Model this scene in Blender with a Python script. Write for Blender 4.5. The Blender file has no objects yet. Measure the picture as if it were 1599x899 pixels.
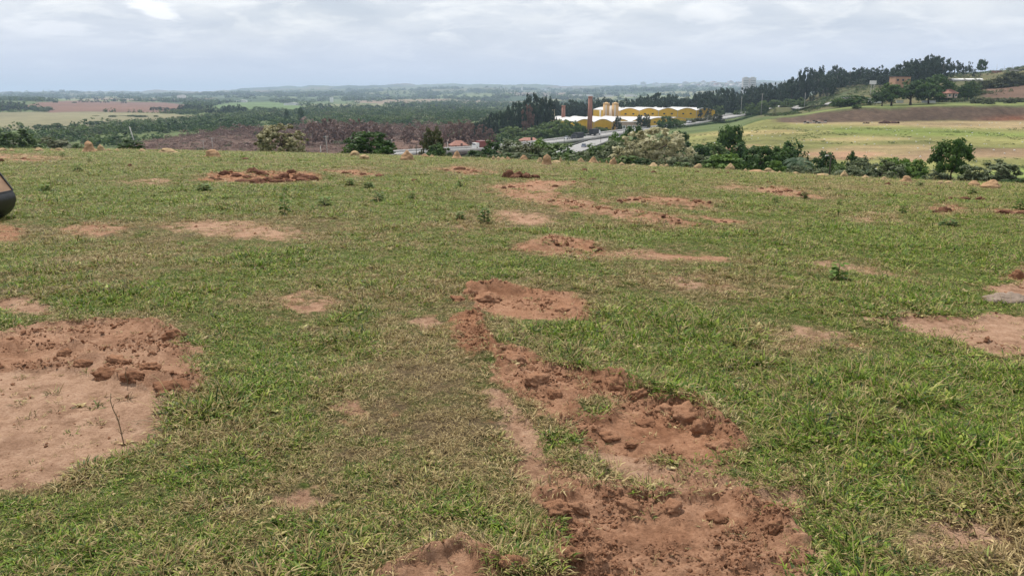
import bpy, math, random
import numpy as np
from mathutils import Vector, Matrix, Euler

scene = bpy.context.scene
R = math.radians

# ------------------------------------------------------------------ camera, sky, sun, exposure
IW, IH, F = 1599.0, 899.0, 1250.0          # photograph size and focal length in its pixels
CAMH = 1.6
PITCH = R(13.47)
SA, CA = math.sin(PITCH), math.cos(PITCH)
cam_data = bpy.data.cameras.new('camera')
cam = bpy.data.objects.new('camera', cam_data)
scene.collection.objects.link(cam)
cam_data.sensor_fit = 'HORIZONTAL'
cam_data.sensor_width = 36.0
cam_data.lens = 36.0 * F / IW
cam_data.clip_start = 0.05
cam_data.clip_end = 40000
cam.location = (0, 0, CAMH)
cam.rotation_euler = (math.pi / 2 - PITCH, 0, 0)
scene.camera = cam

SUN_EL, SUN_AZ = R(60), R(-28)             # azimuth from +Y towards +X
sun_dir = Vector((math.sin(SUN_AZ) * math.cos(SUN_EL), math.cos(SUN_AZ) * math.cos(SUN_EL), math.sin(SUN_EL)))
sd = bpy.data.lights.new('sun', 'SUN')
sd.energy = 5.0
sd.angle = R(0.7)
sd.color = (1.0, 0.955, 0.88)
sun = bpy.data.objects.new('sun', sd)
scene.collection.objects.link(sun)
sun.rotation_euler = sun_dir.to_track_quat('Z', 'Y').to_euler()

world = bpy.data.worlds.new('World')
scene.world = world
world.use_nodes = True


def build_world():
    nt = world.node_tree
    nt.nodes.clear()
    N = nt.nodes.new
    L = nt.links.new
    out = N('ShaderNodeOutputWorld')
    bg = N('ShaderNodeBackground')
    bg.inputs[1].default_value = 0.1
    sky = N('ShaderNodeTexSky')
    sky.sky_type = 'NISHITA'
    sky.sun_disc = False
    sky.sun_elevation = SUN_EL
    sky.sun_rotation = SUN_AZ
    sky.air_density = 1.3
    sky.dust_density = 2.0
    tc = N('ShaderNodeTexCoord')
    sep = N('ShaderNodeSeparateXYZ')
    L(tc.outputs['Generated'], sep.inputs[0])
    # project the view direction on a flat cloud deck
    zc = N('ShaderNodeMath'); zc.operation = 'MAXIMUM'; zc.inputs[1].default_value = 0.0
    L(sep.outputs[2], zc.inputs[0])
    za = N('ShaderNodeMath'); za.operation = 'ADD'; za.inputs[1].default_value = 0.20
    L(zc.outputs[0], za.inputs[0])
    dx = N('ShaderNodeMath'); dx.operation = 'DIVIDE'; L(sep.outputs[0], dx.inputs[0]); L(za.outputs[0], dx.inputs[1])
    dy = N('ShaderNodeMath'); dy.operation = 'DIVIDE'; L(sep.outputs[1], dy.inputs[0]); L(za.outputs[0], dy.inputs[1])
    cmb = N('ShaderNodeCombineXYZ'); L(dx.outputs[0], cmb.inputs[0]); L(dy.outputs[0], cmb.inputs[1])

    def noise(scale, detail, rough, dist, loc):
        m = N('ShaderNodeMapping'); m.inputs['Location'].default_value = loc
        L(cmb.outputs[0], m.inputs[0])
        n = N('ShaderNodeTexNoise')
        n.inputs['Scale'].default_value = scale; n.inputs['Detail'].default_value = detail
        n.inputs['Roughness'].default_value = rough; n.inputs['Distortion'].default_value = dist
        L(m.outputs[0], n.inputs['Vector'])
        return n.outputs[0]

    def ramp(src, stops):
        r = N('ShaderNodeValToRGB'); L(src, r.inputs[0])
        e = r.color_ramp.elements
        while len(e) < len(stops): e.new(0.5)
        for el, (p, c) in zip(e, stops):
            el.position = p; el.color = (c[0], c[1], c[2], 1)
        return r.outputs[0]

    def mix(a, b, fac):
        m = N('ShaderNodeMix'); m.data_type = 'RGBA'
        if isinstance(fac, (int, float)): m.inputs[0].default_value = fac
        else: L(fac, m.inputs[0])
        for s, i in ((a, 6), (b, 7)):
            if isinstance(s, tuple): m.inputs[i].default_value = (*s, 1)
            else: L(s, m.inputs[i])
        return m.outputs[2]
    # overcast deck: blue-grey bodies and paler sheets
    body = ramp(noise(1.7, 9, 0.58, 0.35, (3.1, 1.7, 0)), [(0.34, (6.3, 6.9, 7.9)), (0.50, (7.9, 8.3, 9.0)), (0.66, (9.5, 9.7, 10.0))])
    wisps = ramp(noise(3.6, 9, 0.58, 0.4, (7.3, 2.2, 0)), [(0.50, (0, 0, 0)), (0.72, (1, 1, 1))])
    deck = mix(body, (10.8, 10.9, 11.0), wisps)
    gap = ramp(noise(0.33, 6, 0.55, 0.2, (1.0, 9.0, 0)), [(0.35, (0.20, 0.20, 0.20)), (0.6, (0, 0, 0))])
    clouds = mix(deck, sky.outputs[0], gap)
    # white puffs breaking through the sheet
    pn = noise(6.0, 8, 0.6, 0.3, (2.2, 5.1, 0))
    for (ppx, ppy, wx, wy, amt) in ((243, 16, 0.080, 0.085, 1.0), (95, 46, 0.13, 0.06, 0.55), (1105, 18, 0.14, 0.09, 0.4), (900, 38, 0.16, 0.06, 0.35)):
        v = (IH / 2 - ppy) / F; d = Vector(((ppx - IW / 2) / F, CA + v * SA, -SA + v * CA)).normalized()
        mp = N('ShaderNodeMapping'); mp.vector_type = 'POINT'
        c0 = (d.x / (d.z + 0.20), d.y / (d.z + 0.20))
        mp.inputs['Location'].default_value = (-c0[0] / wx, -c0[1] / (wy * 2.6), 0); mp.inputs['Scale'].default_value = (1 / wx, 1 / (wy * 2.6), 0)
        L(cmb.outputs[0], mp.inputs[0])
        ln = N('ShaderNodeVectorMath'); ln.operation = 'LENGTH'; L(mp.outputs[0], ln.inputs[0])
        s1 = N('ShaderNodeMath'); s1.operation = 'MULTIPLY_ADD'; s1.inputs[1].default_value = 2.4; L(pn, s1.inputs[0])
        inv = N('ShaderNodeMath'); inv.operation = 'MULTIPLY'; inv.inputs[1].default_value = -1.0; L(ln.outputs['Value'], inv.inputs[0])
        L(inv.outputs[0], s1.inputs[2])
        mr = N('ShaderNodeMapRange'); mr.interpolation_type = 'SMOOTHSTEP'; mr.inputs[1].default_value = 0.15; mr.inputs[2].default_value = 0.75; mr.inputs[4].default_value = amt
        L(s1.outputs[0], mr.inputs[0])
        clouds = mix(clouds, (11.0, 11.05, 11.1), mr.outputs[0])
    # low down the deck is seen edge-on through the air and evens out
    hz = N('ShaderNodeMapRange'); hz.inputs[1].default_value = 0.01; hz.inputs[2].default_value = 0.11
    hz.inputs[3].default_value = 0.92; hz.inputs[4].default_value = 0.0
    hz.interpolation_type = 'SMOOTHSTEP'
    L(sep.outputs[2], hz.inputs[0])
    allc = mix(clouds, (6.3, 6.95, 8.5), hz.outputs[0])
    L(allc, bg.inputs[0])
    L(bg.outputs[0], out.inputs[0])


build_world()
scene.view_settings.view_transform = 'Standard'
scene.view_settings.look = 'None'
scene.view_settings.exposure = 0.06
scene.view_settings.gamma = 1.0
scene.view_settings.use_curve_mapping = False
scene.cycles.max_bounces = 5
scene.cycles.diffuse_bounces = 2
scene.cycles.glossy_bounces = 2
scene.cycles.transparent_max_bounces = 8
scene.cycles.volume_bounces = 0
scene.cycles.use_denoising = True

# ------------------------------------------------------------------ helpers: noise
RNG = np.random.default_rng(11)


def _hash(ix, iy, seed):
    h = (ix.astype(np.int64) * 374761393 + iy.astype(np.int64) * 668265263 + seed * 1442695041) & 0xFFFFFFFF
    h = ((h ^ (h >> 13)) * 1274126177) & 0xFFFFFFFF
    return ((h ^ (h >> 16)) & 0xFFFFFF) / float(0xFFFFFF)


def vnoise(x, y, seed=0):
    ix, iy = np.floor(x), np.floor(y)
    fx, fy = x - ix, y - iy
    ux, uy = fx * fx * fx * (fx * (fx * 6 - 15) + 10), fy * fy * fy * (fy * (fy * 6 - 15) + 10)
    def g(dx, dy):
        a = _hash(ix + dx, iy + dy, seed) * 2 * math.pi
        return np.cos(a) * (fx - dx) + np.sin(a) * (fy - dy)
    n0 = g(0, 0) + ux * (g(1, 0) - g(0, 0))
    n1 = g(0, 1) + ux * (g(1, 1) - g(0, 1))
    return (n0 + uy * (n1 - n0)) * 1.41


def fbm(x, y, oct=4, seed=0, rough=0.5):
    a, s, tot = 1.0, np.zeros_like(x), 0.0
    for i in range(oct):
        s = s + a * vnoise(x, y, seed + i * 17)
        tot += a; a *= rough; x = x * 2.03 + 5.1; y = y * 2.03 + 1.7
    return s / tot


def cells(x, y, seed=0):
    """Distance to the nearest and second nearest scattered point, and a random value of the nearest."""
    ix, iy = np.floor(x), np.floor(y)
    f1 = np.full(x.shape, 9.0); f2 = f1.copy(); cid = np.zeros_like(x)
    for dx in (-1, 0, 1):
        for dy in (-1, 0, 1):
            cx, cy = ix + dx, iy + dy
            px = cx + _hash(cx, cy, seed); py = cy + _hash(cx, cy, seed + 5)
            d = np.hypot(px - x, py - y)
            near = d < f1
            f2 = np.where(near, f1, np.minimum(f2, d))
            cid = np.where(near, _hash(cx, cy, seed + 9), cid)
            f1 = np.where(near, d, f1)
    return f1, f2, cid


def sstep(a, b, x):
    t = np.clip((x - a) / (b - a), 0, 1)
    return t * t * (3 - 2 * t)


# ------------------------------------------------------------------ helpers: picture <-> place
def q_of(py):
    v = (IH / 2 - py) / F
    return (SA - v * CA) / (CA + v * SA)


def s_of(px, py):
    v = (IH / 2 - py) / F
    return ((px - IW / 2) / F) / (CA + v * SA)


def pix_of(X, Y, Z):
    """Where a place shows in the photograph."""
    dz = Z - CAMH
    fwd = Y * CA - dz * SA
    up = Y * SA + dz * CA
    fwd = np.maximum(fwd, 1e-3)
    return IW / 2 + F * X / fwd, IH / 2 - F * up / fwd


CREST = np.array([(-400, 231), (0, 233), (200, 234), (400, 238), (600, 243), (750, 248), (900, 254), (1000, 260), (1100, 265), (1200, 270),
                  (1300, 276), (1400, 281), (1500, 285), (1600, 288), (2000, 292)], float)
_cs = np.array([s_of(a, b) for a, b in CREST]); _cq = np.array([q_of(b) for a, b in CREST])


def crest_q(s):
    return np.interp(s, _cs, _cq)


KY = [75, 100, 130, 160, 200, 250, 300, 335, 352, 420, 520, 620, 750, 1000, 1300, 1900, 2500, 3500, 5000, 7000, 9500, 13000]
FARPY = {
    -400: (174, 157, 158, 155, 152, 149, 147), 0: (174, 157, 158, 155, 152, 149, 147), 300: (172, 165, 161, 156, 151, 147, 144.5),
    450: (173, 166, 161, 154, 148, 142, 138), 600: (174, 167, 161, 154, 147, 140, 134.5), 800: (176, 168, 161, 153, 145, 139, 133),
    950: (178, 168, 160, 152, 146, 141, 136), 1060: (180, 170, 160, 150, 142, 135, 131), 1130: (176, 169, 161, 150, 141, 133, 130), 1200: (172, 168, 162, 150, 140, 132, 129),
    1350: (172, 165, 160, 150, 142, 138, 135), 1500: (172, 165, 160, 150, 142, 138, 135), 1650: (172, 165, 160, 150, 142, 138, 135),
    2000: (172, 165, 160, 150, 142, 138, 135)}
NEARZ = {  # Y = 100 .. 1000
    -400: (-5.6, -8.2, -10.7, -14.1, -18.3, -21.8, -22.2, -22.3, -22.4, -22.5, -22.5, -22.5, -22.5),
    0: (-5.6, -8.2, -10.7, -14.1, -18.3, -21.8, -22.2, -22.3, -22.4, -22.5, -22.5, -22.5, -22.5),
    300: (-5.8, -8.4, -11.0, -14.4, -18.5, -21.6, -22.0, -22.1, -22.3, -22.5, -22.5, -22.5, -22.8),
    450: (-6.0, -8.6, -11.2, -14.7, -18.8, -21.5, -21.9, -22.0, -22.2, -22.5, -22.5, -22.5, -22.8),
    600: (-6.3, -9.0, -11.8, -15.3, -19.2, -21.3, -21.7, -21.8, -22.0, -22.5, -22.5, -22.5, -22.5),
    800: (-7.2, -10.2, -13.2, -16.6, -20.0, -21.0, -21.2, -21.2, -21.3, -21.8, -22, -22, -22),
    950: (-7.9, -10.8, -13.7, -17.0, -19.6, -20.3, -20.4, -20.5, -20.5, -20.0, -20, -20, -20),
    1060: (-8.6, -11.6, -13.2, -13.6, -13.6, -13.5, -14.1, -14.4, -15.5, -17.3, -17.5, -17.0, -18),
    1130: (-9.2, -11.7, -12.4, -12.3, -12.1, -11.9, -12.4, -12.7, -13.7, -15.2, -15.5, -14.0, -14),
    1200: (-9.7, -11.7, -11.8, -11.3, -10.8, -10.4, -9.0, -7.5, -8.2, -10.4, -11.2, -6.0, -7),
    1350: (-10.7, -12.2, -12.2, -11.4, -10.4, -9.4, -8.7, -3.1, -2.35, 2.2, 9.0, 15.0, 12),
    1500: (-11.3, -12.5, -12.2, -11.2, -10.1, -9.0, -8.3, -2.4, -0.9, 7.0, 15.2, 21.5, 17),
    1650: (-11.6, -12.7, -12.2, -11.2, -10.1, -9.0, -8.2, -2.2, 1.5, 12.5, 24.0, 31.0, 24),
    2000: (-11.6, -12.7, -12.2, -11.2, -10.1, -9.0, -8.2, -2.2, 3.0, 15, 25, 30.0, 24)}
_cols = sorted(NEARZ)
_colS = np.array([s_of(c, 200) for c in _cols])
_u = np.log(np.array(KY, float))


def near_profile(s, Y):
    q = crest_q(s)
    k = q * q / (4 * CAMH)
    Yc = 1.22 * 2 * CAMH / q
    zc = -k * Yc * Yc
    return np.where(Y < Yc, -k * Y * Y, zc - 2 * k * Yc * (Y - Yc))


_tab = np.zeros((len(_cols), len(KY)))
for i, c in enumerate(_cols):
    _tab[i, 0] = near_profile(np.array([_colS[i]]), np.array([75.0]))[0]
    _tab[i, 1:14] = NEARZ[c]
    far = [CAMH - Yk * q_of(p) for Yk, p in zip(KY[14:21], FARPY[c])]
    _tab[i, 14:21] = far
    _tab[i, 21] = far[-1] - 60


def zbase(X, Y):
    """Height of the smooth ground at any place."""
    X = np.asarray(X, float); Y = np.asarray(Y, float)
    r = np.hypot(X, Y)
    th = np.arctan2(X, Y)
    thc = np.clip(th, R(-42), R(42))
    Yp = r * np.cos(thc)
    s = np.tan(thc)
    zn = near_profile(s, Yp)
    u = np.log(np.maximum(Yp, 75.0))
    j = np.clip(np.searchsorted(_u, u, side='right') - 1, 0, len(KY) - 2)
    t = np.clip((u - _u[j]) / (_u[j + 1] - _u[j]), 0, 1)
    i = np.clip(np.searchsorted(_colS, s, side='right') - 1, 0, len(_cols) - 2)
    w = np.clip((s - _colS[i]) / (_colS[i + 1] - _colS[i]), 0, 1)
    w = w * w * (3 - 2 * w)
    zf = (1 - w) * ((1 - t) * _tab[i, j] + t * _tab[i, j + 1]) + w * ((1 - t) * _tab[i + 1, j] + t * _tab[i + 1, j + 1])
    # ridges of the far country
    a = sstep(1500, 3500, Yp)
    rid = fbm(X / 700.0 + 3.3, Y / 700.0, 5, 71)
    zf = zf + a * Yp * 0.0075 * rid
    b = sstep(90, 200, Yp) * (1 - a)
    zf = zf + b * 0.25 * fbm(X / 25.0, Y / 25.0, 3, 5)
    return np.where(Yp < 75, zn, zf)


def ground_at(px, py):
    """The place in the near field that shows at a pixel of the photograph."""
    q, s = q_of(py), s_of(px, py)
    for _ in range(3):
        qc = float(crest_q(np.array(s)))
        q2 = max(q, qc * 1.002)
        k = qc * qc / (4 * CAMH)
        Y = (q2 - math.sqrt(max(q2 * q2 - 4 * k * CAMH, 0))) / (2 * k)
    return s * Y, Y


def place(px, Yd, py=200):
    """A place at a known distance in the direction of a pixel column."""
    X = s_of(px, py) * Yd
    return X, Yd, float(zbase(X, Yd))


# ------------------------------------------------------------------ helpers: objects
COL = scene.collection


def mesh_np(name, V, Fs, smooth=True, attrs=None, mats=(), uvs=None):
    """V (n,3); Fs list of (m,k) index arrays."""
    me = bpy.data.meshes.new(name)
    V = np.ascontiguousarray(V, np.float32)
    me.vertices.add(len(V))
    me.vertices.foreach_set('co', V.ravel())
    if isinstance(Fs, np.ndarray): Fs = [Fs]
    nl = sum(f.size for f in Fs); nf = sum(len(f) for f in Fs)
    me.loops.add(nl); me.polygons.add(nf)
    me.loops.foreach_set('vertex_index', np.concatenate([f.ravel() for f in Fs]).astype(np.int32))
    tot = np.concatenate([np.full(len(f), f.shape[1]) for f in Fs])
    st = np.concatenate([[0], np.cumsum(tot)[:-1]]).astype(np.int32)
    me.polygons.foreach_set('loop_start', st)
    if smooth:
        me.polygons.foreach_set('use_smooth', np.ones(nf, bool))
    for m in mats: me.materials.append(m)
    me.update(calc_edges=True)
    for k, a in (attrs or {}).items():
        a = np.asarray(a, np.float32)
        if a.ndim == 1:
            at = me.attributes.new(k, 'FLOAT', 'POINT'); at.data.foreach_set('value', a)
        else:
            if a.shape[1] == 3: a = np.concatenate([a, np.ones((len(a), 1), np.float32)], 1)
            at = me.attributes.new(k, 'FLOAT_COLOR', 'POINT'); at.data.foreach_set('color', a.ravel())
    return me


def link(name, data, parent=None, loc=None, rot=None, scale=None):
    o = bpy.data.objects.new(name, data)
    COL.objects.link(o)
    if parent is not None: o.parent = parent
    if loc is not None: o.location = loc
    if rot is not None: o.rotation_euler = rot
    if scale is not None: o.scale = scale
    return o


def tag(o, label=None, cat=None, group=None, kind=None):
    if label: o['label'] = label
    if cat: o['category'] = cat
    if group: o['group'] = group
    if kind: o['kind'] = kind
    return o


def thing(name, label, cat, loc=(0, 0, 0), rz=0.0, group=None, scale=None):
    o = link(name, None, None, loc, (0, 0, rz), scale)
    o.empty_display_size = 0.1
    return tag(o, label, cat, group)


class MB:
    """Collects simple solids into one mesh."""
    def __init__(self): self.v = []; self.f = []
    def add(self, vs, fs):
        b = len(self.v); self.v += [tuple(p) for p in vs]; self.f += [tuple(i + b for i in f) for f in fs]; return self
    def box(self, c, d, rz=0.0, taper=1.0):
        cs, sn = math.cos(rz), math.sin(rz); x, y, z = d[0] / 2, d[1] / 2, d[2] / 2
        vs = []
        for sz in (-1, 1):
            t = taper if sz > 0 else 1
            for sx, sy in ((-1, -1), (1, -1), (1, 1), (-1, 1)):
                a, b = sx * x * t, sy * y * t
                vs.append((c[0] + a * cs - b * sn, c[1] + a * sn + b * cs, c[2] + sz * z))
        return self.add(vs, [(3, 2, 1, 0), (4, 5, 6, 7), (0, 1, 5, 4), (1, 2, 6, 5), (2, 3, 7, 6), (3, 0, 4, 7)])
    def tube(self, pts, rad, n=8, cap=True):
        pts = [Vector(p) for p in pts]
        if isinstance(rad, (int, float)): rad = [rad] * len(pts)
        vs, fs = [], []
        for i, p in enumerate(pts):
            d = (pts[min(i + 1, len(pts) - 1)] - pts[max(i - 1, 0)]).normalized()
            a = d.cross(Vector((0, 0, 1)) if abs(d.z) < 0.9 else Vector((1, 0, 0))).normalized()
            b = d.cross(a)
            for k in range(n):
                t = 2 * math.pi * k / n
                vs.append(p + (a * math.cos(t) + b * math.sin(t)) * rad[i])
        for i in range(len(pts) - 1):
            for k in range(n):
                k2 = (k + 1) % n
                fs.append((i * n + k, i * n + k2, (i + 1) * n + k2, (i + 1) * n + k))
        if cap:
            fs.append(tuple(range(n - 1, -1, -1))); fs.append(tuple(range((len(pts) - 1) * n, len(pts) * n)))
        return self.add(vs, fs)
    def prism(self, poly, y0, y1, axis='y'):
        n = len(poly)
        def P(a, b, t): return (a, t, b) if axis == 'y' else ((t, a, b) if axis == 'x' else (a, b, t))
        vs = [P(a, b, y0) for a, b in poly] + [P(a, b, y1) for a, b in poly]
        fs = [tuple(range(n)), tuple(range(2 * n - 1, n - 1, -1))]
        fs += [(i, i + n, (i + 1) % n + n, (i + 1) % n) for i in range(n)]
        return self.add(vs, fs)
    def mesh(self, name, mat=None, smooth=False):
        me = bpy.data.meshes.new(name)
        me.from_pydata(self.v, [], self.f)
        if mat: me.materials.append(mat)
        if smooth: me.polygons.foreach_set('use_smooth', np.ones(len(me.polygons), bool))
        import bmesh
        bm = bmesh.new(); bm.from_mesh(me); bmesh.ops.recalc_face_normals(bm, faces=bm.faces); bm.to_mesh(me); bm.free()
        return me
    def build(self, name, mat=None, parent=None, smooth=False, **k):
        return link(name, self.mesh(name, mat, smooth), parent, **k)


# ------------------------------------------------------------------ helpers: materials
class NT:
    def __init__(self, name):
        self.m = bpy.data.materials.new(name); self.m.use_nodes = True
        self.t = self.m.node_tree; self.t.nodes.clear()
        self.out = self.t.nodes.new('ShaderNodeOutputMaterial')
    def n(self, typ, **kw):
        nd = self.t.nodes.new(typ)
        for k, v in kw.items():
            if k.startswith('i_'):
                key = k[2:].replace('_', ' ')
                self.set(nd.inputs[key], v)
            else: setattr(nd, k, v)
        return nd
    def set(self, inp, v):
        if hasattr(v, 'is_output') or hasattr(v, 'links'): self.t.links.new(v, inp)
        elif isinstance(v, tuple) and len(v) == 3 and inp.type == 'RGBA': inp.default_value = (*v, 1)
        else: inp.default_value = v
    def noise(self, scale, detail=4, rough=0.55, vec=None, dist=0.0, dim='3D'):
        nd = self.n('ShaderNodeTexNoise', i_Scale=scale, i_Detail=detail, i_Roughness=rough, i_Distortion=dist)
        if vec is not None: self.set(nd.inputs['Vector'], vec)
        return nd.outputs[0]
    def ramp(self, src, stops):
        r = self.n('ShaderNodeValToRGB'); self.set(r.inputs[0], src)
        e = r.color_ramp.elements
        while len(e) < len(stops): e.new(0.5)
        for el, (p, c) in zip(e, stops):
            if isinstance(c, (int, float)): c = (c, c, c)
            el.position = p; el.color = (*c, 1)
        return r.outputs[0]
    def mix(self, a, b, fac, mode='MIX'):
        m = self.n('ShaderNodeMix', data_type='RGBA', blend_type=mode)
        self.set(m.inputs[0], fac); self.set(m.inputs[6], a); self.set(m.inputs[7], b)
        return m.outputs[2]
    def math(self, op, a, b=0.0, c=None):
        m = self.n('ShaderNodeMath', operation=op); self.set(m.inputs[0], a); self.set(m.inputs[1], b)
        if c is not None: self.set(m.inputs[2], c)
        return m.outputs[0]
    def attr(self, name, kind='GEOMETRY'):
        return self.n('ShaderNodeAttribute', attribute_name=name, attribute_type=kind)
    def pos(self): return self.n('ShaderNodeNewGeometry').outputs['Position']
    def obj(self): return self.n('ShaderNodeTexCoord').outputs['Object']
    def bump(self, h, strength=0.5, dist=0.02):
        return self.n('ShaderNodeBump', i_Strength=strength, i_Distance=dist, i_Height=h).outputs[0]
    def surface(self, col, rough=0.85, normal=None, spec=0.3, metallic=0.0):
        b = self.n('ShaderNodeBsdfPrincipled')
        self.set(b.inputs['Base Color'], col); self.set(b.inputs['Roughness'], rough)
        self.set(b.inputs['Specular IOR Level'], spec); self.set(b.inputs['Metallic'], metallic)
        if normal is not None: self.set(b.inputs['Normal'], normal)
        self.t.links.new(b.outputs[0], self.out.inputs[0]); return self.m
    def leaf(self, col, trans=0.3, rough=0.6):
        b = self.n('ShaderNodeBsdfPrincipled'); self.set(b.inputs['Base Color'], col)
        self.set(b.inputs['Roughness'], rough); self.set(b.inputs['Specular IOR Level'], 0.2)
        t = self.n('ShaderNodeBsdfTranslucent'); self.set(t.inputs[0], col)
        m = self.n('ShaderNodeMixShader'); self.set(m.inputs[0], trans)
        self.t.links.new(b.outputs[0], m.inputs[1]); self.t.links.new(t.outputs[0], m.inputs[2])
        self.t.links.new(m.outputs[0], self.out.inputs[0]); return self.m


def plain(name, col, rough=0.8, var=0.15, scale=3.0, spec=0.3, metallic=0.0):
    """A painted or bare surface with uneven wear."""
    n = NT(name)
    f = n.noise(scale, 6, 0.6, n.obj())
    dark = tuple(c * (1 - var) for c in col); lite = tuple(min(c * (1 + var), 0.95) for c in col)
    return n.surface(n.ramp(f, [(0.3, dark), (0.7, lite)]), rough, n.bump(f, 0.2, 0.02), spec, metallic)


def scatter(name, P, rot, scl, idx, protos, mat=None, extra=None):
    """One object that carries many small pieces (geometry nodes, instances of protos)."""
    me = bpy.data.meshes.new(name)
    me.vertices.add(len(P)); me.vertices.foreach_set('co', np.ascontiguousarray(P, np.float32).ravel())
    def fa(k, typ, data, key='value'):
        at = me.attributes.new(k, typ, 'POINT'); at.data.foreach_set(key, data)
    fa('rot', 'FLOAT_VECTOR', np.ascontiguousarray(rot, np.float32).ravel(), 'vector')
    sc = np.asarray(scl, np.float32)
    if sc.ndim == 1: sc = np.repeat(sc[:, None], 3, 1)
    fa('scl', 'FLOAT_VECTOR', np.ascontiguousarray(sc).ravel(), 'vector')
    fa('idx', 'INT', np.asarray(idx, np.int32))
    for k, v in (extra or {}).items(): fa(k, 'FLOAT', np.asarray(v, np.float32))
    o = link(name, me)
    c = bpy.data.collections.new(name + ' pieces')
    for p in protos: c.objects.link(p)
    g = bpy.data.node_groups.new(name, 'GeometryNodeTree')
    g.interface.new_socket('Geometry', in_out='INPUT', socket_type='NodeSocketGeometry')
    g.interface.new_socket('Geometry', in_out='OUTPUT', socket_type='NodeSocketGeometry')
    N = g.nodes.new; L = g.links.new
    gi, go = N('NodeGroupInput'), N('NodeGroupOutput')
    ip = N('GeometryNodeInstanceOnPoints')
    ci = N('GeometryNodeCollectionInfo'); ci.inputs['Collection'].default_value = c
    ci.inputs['Separate Children'].default_value = True; ci.inputs['Reset Children'].default_value = True
    ip.inputs['Pick Instance'].default_value = True
    def na(k, t):
        a = N('GeometryNodeInputNamedAttribute'); a.data_type = t; a.inputs[0].default_value = k; return a.outputs[0]
    er = N('FunctionNodeEulerToRotation')
    L(na('rot', 'FLOAT_VECTOR'), er.inputs[0]); L(er.outputs[0], ip.inputs['Rotation'])
    L(na('scl', 'FLOAT_VECTOR'), ip.inputs['Scale']); L(na('idx', 'INT'), ip.inputs['Instance Index'])
    L(gi.outputs[0], ip.inputs['Points']); L(ci.outputs[0], ip.inputs['Instance']); L(ip.outputs[0], go.inputs[0])
    m = o.modifiers.new('pieces', 'NODES'); m.node_group = g
    return tag(o, kind='stuff')


def proto(name, me):
    return bpy.data.objects.new(name, me)

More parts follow.
